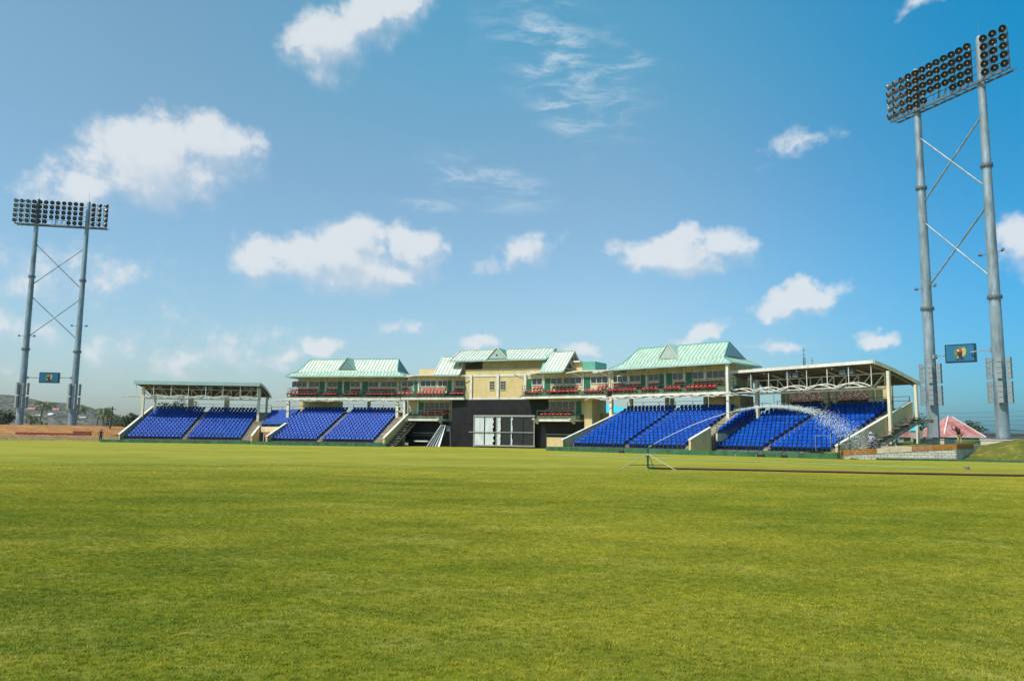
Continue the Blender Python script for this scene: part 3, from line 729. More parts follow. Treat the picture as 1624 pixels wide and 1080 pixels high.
sp = wing(frL, 0, u_px(frL, 736, 0), [(637, 656), (667, 691.5), (694.5, 709.2), (722, 736)], [(656.8, 663), (709.7, 716.5), (736.8, 743.5)], [664.5, 718.3, 746], Z4,
          [(50, 195), (225, 475), (525, 650)], [(85, 165), (275, 495), (570, 655)], (644, 703, (665.5, 672.5), (673.5, 714), (265, 490), (300, 525)), (0, 1))
sp += wing(frR, 0, LR-.4, [(844, 859.8), (874, 891.5), (893.8, 922.6), (937.3, 964)], [(834.7, 842.8), (865, 872.7), (927.2, 936)], [833.7, 862.5, 925, 967], Z5,
           [(285, 430), (485, 765), (820, 990)], [(365, 455), (530, 780), (945, 1045)], (851, 913, (914, 922), (864, 912), (430, 715), (475, 730)), (1, 0))
seats(club, sp, 0, blue=False, stuff_name='red_seat_rows')
# parapets and end piers
MB(frL).box(u_px(frL, 664, 3), u_px(frL, 690, 3), 3, 4, 9.763, 10.65).build('parapet', 'beige', club)
MB(frR).box(u_px(frR, 890, 2.6), u_px(frR, 923.5, 2.6), 2.6, 5, 9.763, 11.0).build('parapet', 'beige', club)
MB(frR).box(u_px(frR, 924, 2.6), u_px(frR, 944, 2.6), 2.6, 6, 9.763, 10.95).build('rooftop_box', 'roofd', club)
MB(frR).box(u_px(frR, 894, 2.2), u_px(frR, 920, 2.2), 2.2, 2.55, 10.9, 11.1).build('parapet_cap', 'white', club)
MB(frR).box(u_px(frR, 927, 1.6), u_px(frR, 939, 1.6), 1.6, 4.0, 0, 6.267).build('pier', 'beige', club)
MB(frR).box(u_px(frR, 945.5, 5), u_px(frR, 1000, 5), 5, 5.3, 0, 4.6).build('rear_wall', 'beige', club)
MB(frR).bar((u_px(frR, 946, 4.8), 4.8, 3.2), (u_px(frR, 964, 4.8), 4.8, 3.6), .5, .5).build('ramp_wall', 'white', club)
# left lower ground: beige wall behind the stair, dark slab for an opening's shade
MB(frL).box(-.6, u_px(frL, 661, 3.0), 3.0, 3.3, .4, 2.75).build('undercroft_wall', 'cream', club)
MB(frL).box(u_px(frL, 644, 2.9), u_px(frL, 651.5, 2.9), 2.90, 2.997, .6, 1.6).build('opening_shade', 'blackp', club)
MB(frL).box(u_px(frL, 643, 2.9), u_px(frL, 652, 2.9), 2.92, 2.997, 2.2, 2.7).build('shutter', 'redwall', club)
MB(frL).box(u_px(frL, 640, 1.0), u_px(frL, 643, 1.0), 1.0, 1.25, 0, 6.26).build('post', 'steel_cream', club)
MB(frL).box(u_px(frL, 661.5, 2.3), u_px(frL, 664.5, 2.3), 2.3, 2.7, 3.4, 6.26).build('post', 'white', club)
MB(frL).box(u_px(frL, 659, 0), u_px(frL, 682, 0), -.3, .2, .62, .78).build('ledge', 'white', club)
MB(frL).prism([(-1.4, 0), (-1.4, .5), (1.0, 1.3), (1.0, 0)], u_px(frL, 616, 0)-.5, u_px(frL, 640, 0)).build('apron_wall', 'beige', club)
MB(frR).box(u_px(frR, 869, -7), u_px(frR, 893, -7), -7.2, -7, .1, 1.45).box(u_px(frR, 893, -7)-.02, u_px(frR, 893, -7)+.2, -7.2, -2, .1, 1.45).build('low_wall', 'beige', club)

# ------------------------------------------------------------------ sight screen
frS = frC
ss = thing('sight_screen', frame(frC.translation.x, frC.translation.y, R(-21)), 'tall framed sight screen of torn white and black panels in front of the black wall', 'sight screen')
ua, ub = u_px(frS, 752.5, -1.2), u_px(frS, 849, -1.2)
b = MB(frS); b.box(ua, ub, -1.25, -1.05, 4.0, 4.22).box(ua, ub, -1.3, -1.05, .18, .36)
for px in (752.5, 788, 847.5): u = u_px(frS, px, -1.2); b.box(u-.06, u+.06, -1.2, -1.08, .1, 4.1)
for px in (760, 800, 840): u = u_px(frS, px, -1.2); b.bar((u, -1.1, 2.0), (u, -.3, .1), .08)
b.box(ua-.7, ub, -1.27, -1.2, 1.95, 2.05)
b.build('frame', 'frameg', ss)
def panel(pa, pb, m, ragged=0, zb=.36, zt=4.0, name='panel'):
    u0, u1 = u_px(frS, pa, -1.15), u_px(frS, pb, -1.15)
    N = 14; L_, R_ = [], []
    for i in range(N+1):
        z = zb+(zt-zb)*i/N
        R_.append((u1-ragged*rnd.random(), -1.16, z)); L_.append((u0, -1.16, z))
    MB(frS).poly(L_+R_[::-1], (0, .04, 0)).build(name, m, ss)
panel(754, 768.5, 'panelw'); panel(770.5, 785.5, 'panelw', .35, zb=.36); panel(789.5, 795.5, 'panelw', .15); panel(811, 814.3, 'panelw', .2)
panel(769, 770.2, 'blackp'); panel(796.5, 810.5, 'blackp'); panel(814.6, 830, 'blackp'); panel(831, 846.8, 'blackp')

# leaning metal sheets
for i, (px0, px1) in enumerate(((677, 700), (681, 701), (685, 702.5), (690, 703.5), (695.5, 705))):
    a = at(px0, 707.5, 104.0); a.z = .02; c = at(px1, 673.5+i*.3, 105.0+.06*i)
    d = MB().bar(a, c, .34, .05).bar(a+Vector((.1, -.04, .03)), c+Vector((.1, -.04, 0)), .05, .05)
    tag(d.build('metal_sheet', 'sheet1'), 'long grey metal sheet leaning against the black wall left of the sight screen', 'metal sheet', 'metal sheets leaning on the black wall')
tag(MB().bar(at(704, 676, 104.4), at(714.5, 676, 104.6), .1).bar(at(713.5, 676, 104.6), Vector((gx(715, 104.6), 104.6, 0)), .09).bar(at(711, 676, 104.6), at(711, 684, 104.6), .5, .08).build('pole_stand', 'galvd'), 'thin dark pole with a side arm standing beside the leaning metal sheets', 'pole')

# ------------------------------------------------------------------ boundary wall
def wall_line(pts, h, th, name, m):
    b = MB()
    for (p, q) in zip(pts[:-1], pts[1:]):
        p = Vector((p[0], p[1], 0)); q = Vector((q[0], q[1], 0)); d = (q-p).normalized(); nrm = Vector((-d.y, d.x, 0))*th
        H = Vector((0, 0, h))
        b.hexa([p, q, q+nrm, p+nrm], [p+H, q+H, q+nrm+H, p+nrm+H])
    return b.build(name, m)
def lead(px, D): return (gx(px, D), D)
w1 = wall_line([lead(160, 107.6), lead(192, 107.5), lead(397, 106.0), lead(424, 102.2), lead(612, 99.0)], .42, .25, 'boundary_wall', 'bwall')
tag(w1, 'low dark green boundary wall in front of the left blue-seat stands', 'wall')
w2 = wall_line([lead(866, 87.4), lead(893, 86.5), lead(1090, 75.4), lead(1122, 74.4), lead(1326, 66.4)], .46, .25, 'boundary_wall', 'bwall')
tag(w2, 'low green boundary wall in front of the right blue-seat stands', 'wall')
w3 = wall_line([lead(1390, 65.2), lead(1515, 64.8), lead(1624, 62.6), lead(1700, 60)], .16, .3, 'boundary_kerb', 'bwall')
tag(w3, 'low green kerb along the foot of the block wall and grass bank on the right', 'kerb')
y_ = lead(1266, 69.2)
tag(MB(frame(y_[0], y_[1]-.55, R(-22))).box(-.12, .12, 0, .06, 0, .5).box(-.16, .16, -.05, .1, 0, .04).build('boundary_marker', 'yellow'), 'small yellow marker board standing against the right green boundary wall', 'marker')
for px, D, s, lab in ((985, 80.6, .25, 'small dark box at the foot of the green wall left of the sprinkler'), (1205, 71.1, .3, 'dark box on the ground by the green wall under the right roofed stand'), (1242, 69.7, .22, 'low dark block by the green wall left of the yellow marker')):
    p = lead(px, D-.55); tag(MB(frame(p[0], p[1], R(-30))).box(-s, s, 0, .25, 0, .22).prism([(0.02, .223), (.23, .223), (.2, .34), (.06, .34)], -s*.6, s*.6).build('equipment_box', 'blackp'), lab, 'box')

# white bench frame by right wall
p = lead(1180, 71.5); bf = frame(p[0], p[1]-.4, R(-22))
bn = MB(bf)
for u in (-.9, .9): bn.bar((u, -.15, 0), (u, .1, .42), .04).bar((u, .2, 0), (u, -.05, .42), .04)
bn.box(-1.0, 1.0, -.15, .15, .42, .46)
tag(bn.build('low_bench', 'railg'), 'low pale green bench on the grass in front of the right green wall', 'bench')

# ------------------------------------------------------------------ floodlight towers
def lamp_meshes():
    s = MB(); n = 14
    prof = [(-.52, .08), (-.46, .13), (-.28, .17), (-.08, .31), (.0, .34), (.17, .355)]
    vs = []; fs = []
    for (y, r) in prof:
        for i in range(n):
            t = 2*math.pi*i/n; yy = y
            if y > .2: yy = y+.10*math.sin(t)      # visor sticks out at the top
            vs.append((r*math.cos(t), -yy, r*math.sin(t)))
    for j in range(len(prof)-1):
        for i in range(n): fs.append((j*n+i, j*n+(i+1) % n, (j+1)*n+(i+1) % n, (j+1)*n+i))
    fs.append(tuple(range(n)))
    s.add(vs, fs, smooth=True)
    s.bar((0, .38, -.1), (0, .45, -.4), .06)
    a = s.mesh('lamp_shell', M['lamp_out'])
    g = MB(); vs = [(0, -.02, 0)]
    for r, y in ((.09, .0), (.23, -.03), (.33, -.11)):
        for i in range(n): vs.append((r*math.cos(2*math.pi*i/n), y-.02, r*math.sin(2*math.pi*i/n)))
    fs = [(0, 1+i, 1+(i+1) % n) for i in range(n)]
    for j in range(2): fs += [(1+j*n+i, 1+j*n+(i+1) % n, 1+(j+1)*n+(i+1) % n, 1+(j+1)*n+i) for i in range(n)]
    g.add(vs, fs, smooth=True)
    bl = MB().ball((0, -.10, 0), .085, 8, (1, 1.3, 1))
    return a, g.mesh('lamp_reflector', M['lamp_in']), bl.mesh('lamp_bulb', M['lamp_glass'])
LM = lamp_meshes()
def tower(A, B, zA, zB, label, headz, yaw_c, yaws, fA, fB, braces, rr=(.60, .30)):
    """A and B are the two pole bases (x, y)"""
    A = Vector((A[0], A[1], 0)); B = Vector((B[0], B[1], 0)); d = (B-A); sep = d.length; ang = math.atan2(d.y, d.x)
    fr = Matrix.Translation(A) @ Matrix.Rotation(ang, 4, 'Z')
    root = thing('floodlight_tower', fr, label, 'floodlight tower')
    top = headz+.6
    def rad(z): return rr[0]+(rr[1]-rr[0])*z/top
    for (u, z0, fl, extra) in ((0, zA, fA, True), (sep, zB, fB, False)):
        b = MB(fr); secs = [z0]+fl+[top]
        for a, c in zip(secs[:-1], secs[1:]): b.tube((u, 0, a), (u, 0, c), rad(a), rad(c), 14)
        b.tube((u, 0, top), (u, 0, top+.25), rad(top)*.9, rad(top)*.35, 14)
        po = b.build('pole', 'galv', root)
        b = MB(fr)
        for z in fl+[z0+.08]:
            b.tube((u, 0, z-.10), (u, 0, z+.10), rad(z)+.16, rad(z)+.16, 14)
            for k in range(14):
                t = 2*math.pi*k/14; x, y = u+(rad(z)+.11)*math.cos(t), (rad(z)+.11)*math.sin(t)
                b.tube((x, y, z-.2), (x, y, z+.2), .035, .035, 5)
        b.build('flange', 'galvd', po)
        b = MB(fr)
        z = z0+10
        while z < top-2:
            b.bar((u+(rad(z)-.02), .0, z), (u+rad(z)+.22, .0, z), .03); z += .9
        b.build('climbing_peg', 'galvd', po)
        # gear boxes strapped round the lower pole
        for k, t in enumerate((-2.2, -.9, .35, 2.6)):
            for gz in (5.1, 7.3):
                b = MB(fr @ Matrix.Translation((u, 0, 0)) @ Matrix.Rotation(t, 4, 'Z'))
                for q in range(4): b.box(rad(6)+.12, rad(6)+.46, -.2, .2, gz+q*.5, gz+q*.5+.46)
                b.bar((rad(6)-.02, 0, gz+.3), (rad(6)+.14, 0, gz+.3), .08).bar((rad(6)-.02, 0, gz+1.6), (rad(6)+.14, 0, gz+1.6), .08)
                b.build('gear_box', 'box', po)
        b = MB(fr)
        z = 17.0 if extra else 19.0
        for s in (-1, 1):
            b.bar((u, 0, z), (u+s*1.0, 0, z+.1), .05); b.tube((u+s*1.0, 0, z+.05), (u+s*1.25, -.15, z+.15), .11, .16, 8)
        b.build('spotlight', 'galvd', po)
    for (ua, za, ub, zb) in braces:
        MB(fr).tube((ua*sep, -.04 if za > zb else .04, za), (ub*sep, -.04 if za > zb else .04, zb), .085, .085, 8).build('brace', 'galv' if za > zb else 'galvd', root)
    # head frame
    n = 15; over = .40*sep
    u0, u1 = -over-.0, sep+over+.0
    rows = [headz-k*.84 for k in range(5)]
    b = MB(fr)
    for z in rows: b.bar((u0, -.15, z-.38), (u1, -.15, z-.38), .06, .07)
    for i in range(8):
        u = u0+(u1-u0)*i/7; b.bar((u, -.1, rows[-1]-.5), (u, -.1, rows[0]+.1), .08)
    b.bar((u0, -.5, rows[-1]-.55), (u1, -.5, rows[-1]-.55), .16, .22); b.bar((u0, .4, rows[-1]-.55), (u1, .4, rows[-1]-.55), .12, .16)
    for i in range(12):
        u = u0+(u1-u0)*i/11; b.bar((u, -.5, rows[-1]-.55), (u+.4, .4, rows[-1]-.55), .06)
    for i in range(7): b.bar((sep*.32+i*sep*.05, -.4, rows[-1]-.4), (sep*.32+(i+(i % 2))*sep*.05, -.4, rows[-1]+.35), .06)
    b.build('head_frame', 'galvd', root)
    b = MB(fr)
    for u in (0, sep): b.tube((u, 0, top), (u, 0, top+2.0), .02, .012, 5)
    b.build('lightning_rod', 'galvd', root)
    cols = [(-over*1.0, 0), (-over*.70, 1), (-over*.40, 2)]+[(sep*(-.045+.93*i/8), 3+i) for i in range(9)]+[(sep+over*.30, 12), (sep+over*.62, 13), (sep+over*.95, 14)]
    for r_, z in enumerate(rows):
        for (u, c) in cols:
            if r_ == 4 and c in (6, 7, 8): continue
            p = fr @ Vector((u+(headz-z)*.0, -.62, z))
            yaw = yaw_c+yaws[c]+rnd.uniform(-.12, .12); pit = -R(20)+rnd.uniform(-.06, .06)
            rot = Matrix.Rotation(yaw, 4, 'Z') @ Matrix.Rotation(-pit, 4, 'X')
            o = place('floodlight', LM[0], root, p, rot=rot)
            q = place('reflector', LM[1], o, p, rot=rot); place('bulb', LM[2], o, p, rot=rot)
    return root, fr, sep
def sign_board(fr, sep, uc, z, label, yaw=0, w=3.0, h=1.75, zz=0):
    f2 = fr @ Matrix.Translation((uc, -.1, z)) @ Matrix.Rotation(yaw, 4, 'Z')
    root = thing('sign_board', f2, label, 'sign')
    MB(f2).box(-w/2, w/2, -.30, .30, -h/2, h/2).build('housing', 'sframe', root)
    face = MB(f2).box(-w/2+.10, w/2-.10, -.33, -.303, -h/2+.10, h/2-.10).build('face', 'sblue', root)
    y = -.335
    def blob(cx, cz, rx, rz, m, name, k=10, yy=y):
        pts = [(cx+rx*math.cos(2*math.pi*i/k)*(1+.18*math.sin(i*2.3)), yy, cz+rz*math.sin(2*math.pi*i/k)*(1+.15*math.cos(i*3.1))) for i in range(k)]
        MB(f2).poly(pts, (0, -.006, 0)).build(name, m, face)
    blob(-.30, .05, .24, .42, 'olive', 'crest_left', 11); blob(.28, .12, .26, .44, 'gold', 'crest_right', 11)
    blob(-.24, -.34, .16, .14, 'gold', 'crest_scroll', 9); blob(.0, -.02, .20, .46, 'crestdark', 'crest_figure', 12, y-.008)
    blob(.0, .22, .14, .17, 'crestred', 'crest_shield', 8, y-.016); blob(-.14, .27, .09, .11, 'crestwhite', 'crest_shield_patch', 7, y-.018)
    blob(0, .52, .16, .09, 'olive', 'crest_helm', 8, y-.010); blob(.12, -.42, .12, .16, 'crestdark', 'crest_foot', 8, y-.010)
    bb = MB(f2)
    for a, c in ((-.36, -.26), (-.22, -.10), (-.02, .04), (.10, .22), (.27, .36)): bb.box(a, c, y-.01, y, -.66, -.54)
    bb.build('crest_lettering', 'crestdark', face)
    # arms to the poles (in tower space)
    b = MB(fr)
    for pa, pb in (((.55, -.02, z-.05), (uc-.5*w*abs(math.cos(yaw))+.1, -.1, z-.05)), ((uc+.5*w*abs(math.cos(yaw))-.1, -.1, z+.05), (sep-.5, -.02, z+.05))):
        b.bar(pa, pb, .10, .12)
    b.box(.35, .75, -.2, .2, z-.25, z+.15).box(sep-.75, sep-.35, -.2, .2, z-.15, z+.25)
    b.build('support_arm', 'galv', root)
# left tower
LA = at(30.5, 672, 131.0); LB = at(113, 679, 132.5)
yl = [-.95, -.8, -.7, -.25, -.1, 0, .05, .0, .1, .1, .1, .05, .7, .8, .95]
BR = [(0, 33.0, 1, 25.3), (1, 32.6, 0, 25.7), (0, 24.0, 1, 16.6), (1, 23.8, 0, 16.8)]
tL, frTL, sepL = tower((LA.x, LA.y), (LB.x, LB.y), 1.8, 1.2, 'twin-pole floodlight tower on the far left, above the orange bank and hill', 40.0, R(28), yl, [14.9, 27.2], [14.7, 26.9], BR)
sign_board(frTL, sepL, sepL*.51, 10.2, 'blue crest sign board slung between the poles of the far left floodlight tower')
# right tower
RB = at(1481, 693, 79.0); RA = at(1591, 693, 72.0)
yr = [-1.35, -1.15, -.95, -.2, -.1, -.1, 0, 0, .1, .1, .15, .1, .2, .3, .35]
tR, frTR, sepR = tower((RB.x, RB.y), (RA.x, RA.y), 1.75, 1.75, 'tall twin-pole floodlight tower on the right bank, nearest to the viewer', 39.6, R(-34), yr, [14.9, 27.5], [14.9, 27.5], BR)
sign_board(frTR, sepR, sepR*.49, 10.0, 'blue crest sign board slung between the poles of the nearer right floodlight tower', yaw=R(28), w=2.6)
ladder = MB(frTR @ Matrix.Translation((0, 0, 0)) @ Matrix.Rotation(R(-40), 4, 'Z')).box(.64, 1.0, -.28, .28, 1.95, 4.05)
ladder.build('control_cabinet', 'box', tR)
for nm, c in (('B', RB), ('A', RA)):
    f = frame(c.x, c.y, math.atan2(RA.y-RB.y, RA.x-RB.x)+R(20))
    tag(MB(f).box(-1.45, 1.45, -1.3, 1.3, .7, 1.72).box(-1.5, 1.5, -1.35, 1.35, 1.723, 1.80).build('plinth', 'plinth'),
        'pale concrete plinth under the %s pole of the right floodlight tower' % ('farther, left-hand' if nm == 'B' else 'nearer, right-hand'), 'plinth')

# ------------------------------------------------------------------ terrain
def smooth01(t): t = max(0, min(1, t)); return t*t*(3-2*t)
bl = [lead(1326, 66.8), lead(1515, 66.2), lead(1624, 64), (52, 61.0), (70, 54), (110, 40)]
def bank_h(x, y):
    best = -1e9
    # distance behind the boundary polyline
    dmin = 1e9; side = 0
    for (p, q) in zip(bl[:-1], bl[1:]):
        dx, dy = q[0]-p[0], q[1]-p[1]; L = math.hypot(dx, dy); t = max(0, min(1, ((x-p[0])*dx+(y-p[1])*dy)/L/L))
        cx, cy = p[0]+t*dx, p[1]+t*dy; dd = math.hypot(x-cx, y-cy)
        if dd < dmin: dmin = dd; side = (dx*(y-cy)-dy*(x-cx))
    if side <= 0: return -.4
    s = dmin
    rise_wall = .55+.75*smooth01((x-28)/9)
    back = .6+.5*smooth01((s-3)/4) if x < 34 else 1.3
    back = min(rise_wall, back) if x < 37.6 else 1.3
    if s <= .35: back = 0
    xw = smooth01((x-37.3)/.8)
    front = min(s*.55, .12+1.75*max(0, min(1, (x-37.6)/6.2)))
    t = smooth01((s-(3.6 if x < 41 else 5.5))/1.2)
    right = front*(1-t)+(1.3+.5*smooth01((x-46)/9))*t
    h = back*(1-xw)+right*xw
    return h+.05*math.sin(x*1.7)*math.sin(y*1.3)*xw
def grid(name, x0, x1, y0, y1, nx, ny, hf, m):
    vs = [(x0+(x1-x0)*i/nx, y0+(y1-y0)*j/ny, 0) for j in range(ny+1) for i in range(nx+1)]
    vs = [(x, y, hf(x, y)) for x, y, _ in vs]
    fs = [(j*(nx+1)+i, j*(nx+1)+i+1, (j+1)*(nx+1)+i+1, (j+1)*(nx+1)+i) for j in range(ny) for i in range(nx)]
    b = MB(); b.add(vs, fs, smooth=True)
    o = b.build(name, m); o['kind'] = 'structure'; return o

def grass_mat(name, near=True, blade=False):
    m = bpy.data.materials.new(name); n, l = nodes(m); b = n['Principled BSDF']
    b.inputs['Roughness'].default_value = .75; b.inputs['Specular IOR Level'].default_value = .05
    tc = n.new('ShaderNodeNewGeometry')
    def noise(scale, det, rough=.6, st=(1, 1, 1)):
        mp = n.new('ShaderNodeMapping'); mp.inputs['Scale'].default_value = st
        l.new(tc.outputs['Position'], mp.inputs['Vector'])
        z = n.new('ShaderNodeTexNoise'); z.inputs['Scale'].default_value = scale; z.inputs['Detail'].default_value = det; z.inputs['Roughness'].default_value = rough
        l.new(mp.outputs['Vector'], z.inputs['Vector']); return z
    def ramp(z, p0, c0, p1, c1):
        r = n.new('ShaderNodeValToRGB'); e = r.color_ramp.elements; e[0].position = p0; e[0].color = (*c0, 1); e[1].position = p1; e[1].color = (*c1, 1)
        l.new(z.outputs['Fac'], r.inputs['Fac']); return r
    def mix(a, c, fac, mode='MIX'):
        x = n.new('ShaderNodeMix'); x.data_type = 'RGBA'; x.blend_type = mode
        if isinstance(fac, float): x.inputs['Factor'].default_value = fac
        else: l.new(fac, x.inputs['Factor'])
        for s, v in (('A', a), ('B', c)):
            if isinstance(v, tuple): x.inputs[s].default_value = (*v, 1)
            else: l.new(v, x.inputs[s])
        return x.outputs['Result']
    G1, G2, Y1, D1 = GCOL
    big = ramp(noise(.09, 5, .62, (.75, 1.2, 1)), .42, (0, 0, 0), .66, (1, 1, 1))
    mid = ramp(noise(.55, 7, .68, (.6, 1.2, 1)), .44, (0, 0, 0), .68, (1, 1, 1))
    fine = ramp(noise(9, 8, .75), .35, (0, 0, 0), .68, (1, 1, 1))
    bld = ramp(noise(70, 4, .8), .36, (0, 0, 0), .66, (1, 1, 1))
    c = mix(G1, G2, mid.outputs['Color'])
    sc1 = n.new('ShaderNodeMath'); sc1.operation = 'MULTIPLY'; sc1.inputs[1].default_value = .75; l.new(big.outputs['Color'], sc1.inputs[0])
    c = mix(c, Y1, sc1.outputs[0])
    sc2 = n.new('ShaderNodeMath'); sc2.operation = 'MULTIPLY'; sc2.inputs[1].default_value = .45; l.new(fine.outputs['Color'], sc2.inputs[0])
    c = mix(c, Y1, sc2.outputs[0])
    dk = ramp(noise(.42, 8, .74, (.8, 1.1, 1)), .50, (0, 0, 0), .72, (.60, .60, .60)); c = mix(c, (.050, .100, .009), dk.outputs['Color'])
    lt = ramp(noise(.47, 8, .76, (.8, 1.15, 1)), .52, (0, 0, 0), .70, (.70, .70, .70)); c = mix(c, (.340, .315, .060), lt.outputs['Color'])
    # worn, drier outfield towards the far side
    sp = n.new('ShaderNodeSeparateXYZ'); l.new(tc.outputs['Position'], sp.inputs[0])
    mr = n.new('ShaderNodeMapRange'); mr.inputs['From Min'].default_value = 12; mr.inputs['From Max'].default_value = 55; mr.inputs['To Max'].default_value = .72
    l.new(sp.outputs['Y'], mr.inputs['Value'])
    st = ramp(noise(.22, 4, .6, (.12, 1.0, 1)), .3, (.25, .25, .25), .7, (1, 1, 1))
    fm = n.new('ShaderNodeMath'); fm.operation = 'MULTIPLY'; l.new(mr.outputs[0], fm.inputs[0]); l.new(st.outputs['Color'], fm.inputs[1])
    if near: c = mix(c, (.300, .270, .034), fm.outputs[0])
    if blade:     # every tuft its own tone, from deep green to straw
        oi = n.new('ShaderNodeObjectInfo'); rr = n.new('ShaderNodeValToRGB'); e = rr.color_ramp.elements
        e[0].position = 0; e[0].color = (.45, .62, .5, 1); e[1].position = 1; e[1].color = (1.9, 1.55, 1.6, 1); k = e.new(.72); k.color = (1.0, 1.0, .9, 1)
        l.new(oi.outputs['Random'], rr.inputs['Fac']); c = mix(c, rr.outputs['Color'], 1.0, 'MULTIPLY')
    else:
        pat = ramp(noise(1.3, 8, .7, (.55, 1.1, 1)), .55, (0, 0, 0), .74, (.8, .8, .8)); c = mix(c, (.36, .32, .075), pat.outputs['Color'])
        pat2 = ramp(noise(.8, 8, .7, (.5, 1.1, 1)), .56, (0, 0, 0), .72, (.75, .75, .75)); c = mix(c, (.045, .095, .010), pat2.outputs['Color'])
    # shade in the gaps between blades, painted into the colour by noise
    inv = n.new('ShaderNodeMath'); inv.operation = 'MULTIPLY_ADD'; inv.inputs[1].default_value = 0 if blade else .55; inv.inputs[2].default_value = 1.55 if blade else .80
    l.new(bld.outputs['Color'], inv.inputs[0])
    vm = n.new('ShaderNodeVectorMath'); vm.operation = 'SCALE'; l.new(c, vm.inputs[0]); l.new(inv.outputs[0], vm.inputs['Scale'])
    l.new(vm.outputs[0], b.inputs['Base Color'])
    bp = n.new('ShaderNodeBump'); bp.inputs['Strength'].default_value = .6; bp.inputs['Distance'].default_value = .02
    l.new(bld.outputs['Color'], bp.inputs['Height']); l.new(bp.outputs['Normal'], b.inputs['Normal'])
    return m
GCOL = ((.070, .118, .008), (.165, .190, .010), (.345, .300, .034), (.02, .04, .01))
M['grass'] = grass_mat('outfield_grass'); GC0 = GCOL; GCOL = ((.026, .052, .008), (.060, .088, .012), (.13, .12, .025), 0); M['bankgrass'] = grass_mat('bank_grass', False); GCOL = GC0; M['blade'] = grass_mat('grass_blade', True, True)
M['earth'] = mat('bare_ground', (.22, .19, .10), .95, .3, .2, col2=(.12, .14, .05))

def turf():
    r = random.Random(3); b = MB()
    for k in range(9):
        a = r.uniform(0, 6.28); d = r.uniform(0, .035); x, y = d*math.cos(a*3), d*math.sin(a*3); h = r.uniform(.010, .021); w = r.uniform(.0011, .0020)
        c, s_ = math.cos(a), math.sin(a); l1, l2 = r.uniform(.1, .5)*h, r.uniform(.5, 1.3)*h
        b.add([(x-c*w, y-s_*w, -.002), (x+c*w, y+s_*w, -.002), (x+c*w*.8-s_*l1, y+s_*w*.8+c*l1, h*.6), (x-c*w*.8-s_*l1, y-s_*w*.8+c*l1, h*.6), (x-s_*l2, y+c*l2, h)], [(0, 1, 2, 3), (3, 2, 4)])
    nt = len(b.f)
    NY = 24
    ys = [4.6+(42-4.6)*(i/NY)**1.4 for i in range(NY+1)]
    for y0, y1 in zip(ys[:-1], ys[1:]): b.add([(-.74*y0, y0, .002), (.74*y0, y0, .002), (.74*y1, y1, .002), (-.74*y1, y1, .002)], [(0, 1, 2, 3)])
    me = bpy.data.meshes.new('turf'); me.from_pydata(b.v, [], b.f); me.materials.append(M['blade'])
    o = bpy.data.objects.new('turf_blades', me); COL.objects.link(o); tag(o, 'short mown grass blades covering the near outfield', 'grass', kind='stuff')
    G = bpy.data.node_groups.new('turf', 'GeometryNodeTree'); G.interface.new_socket('Geometry', in_out='INPUT', socket_type='NodeSocketGeometry'); G.interface.new_socket('Geometry', in_out='OUTPUT', socket_type='NodeSocketGeometry')
    n, l = G.nodes, G.links; gi = n.new('NodeGroupInput'); go = n.new('NodeGroupOutput')
    ix = n.new('GeometryNodeInputIndex'); cmp = n.new('FunctionNodeCompare'); cmp.data_type = 'INT'; cmp.operation = 'LESS_THAN'; l.new(ix.outputs[0], cmp.inputs[2]); cmp.inputs[3].default_value = nt
    sep = n.new('GeometryNodeSeparateGeometry'); sep.domain = 'FACE'; l.new(gi.outputs[0], sep.inputs[0]); l.new(cmp.outputs[0], sep.inputs[1])
    ds = n.new('GeometryNodeDistributePointsOnFaces'); ds.distribute_method = 'RANDOM'; l.new(sep.outputs[1], ds.inputs['Mesh'])
    ps = n.new('GeometryNodeInputPosition'); sx = n.new('ShaderNodeSeparateXYZ'); l.new(ps.outputs[0], sx.inputs[0])
    mr = n.new('ShaderNodeMapRange'); mr.inputs['From Min'].default_value = 6; mr.inputs['From Max'].default_value = 42; mr.inputs['To Min'].default_value = 850; mr.inputs['To Max'].default_value = 15
    l.new(sx.outputs['Y'], mr.inputs['Value']); l.new(mr.outputs[0], ds.inputs['Density'])
    ip = n.new('GeometryNodeInstanceOnPoints'); l.new(ds.outputs['Points'], ip.inputs['Points']); l.new(sep.outputs[0], ip.inputs['Instance'])
    rv = n.new('FunctionNodeRandomValue'); rv.data_type = 'FLOAT_VECTOR'; rv.inputs[0].default_value = (-.15, -.15, 0); rv.inputs[1].default_value = (.15, .15, 6.28); l.new(rv.outputs[0], ip.inputs['Rotation'])
    rs = n.new('FunctionNodeRandomValue'); rs.data_type = 'FLOAT'; rs.inputs[2].default_value = .6; rs.inputs[3].default_value = 1.25; l.new(rs.outputs[1], ip.inputs['Scale'])
    l.new(ip.outputs[0], go.inputs[0])
    md = o.modifiers.new('turf', 'NODES'); md.node_group = G
turf()
g = MB().add([(-9000, -3000, -.03), (9000, -3000, -.03), (9000, 9000, -.03), (-9000, 9000, -.03)], [(0, 1, 2, 3)]).build('ground', 'earth'); g['kind'] = 'structure'
ang = [2*math.pi*i/96 for i in range(96)]
fld = MB().add([(-8+82*math.cos(a), 44+(68 if math.sin(a) > 0 else 66)*math.sin(a), 0) for a in ang], [tuple(range(96))])
# playing field sheet reaches every wall foot
fld = MB().add([(-160, -40, 0), (120, -40, 0), (120, 70, 0), (60, 70, 0), (38, 78, 0), (10, 116, 0), (-160, 116, 0)], [tuple(range(7))])
o = fld.build('playing_field', 'grass'); o['kind'] = 'structure'
def beyond(x, y): return bank_h(x, y)
grid('grass_bank', 26.5, 120, 40, 100, 130, 110, lambda x, y: bank_h(x, y)*(1 if not (x < 38 and y > 73+0*(x)) else smooth01((x-33)/3)), 'bankgrass')

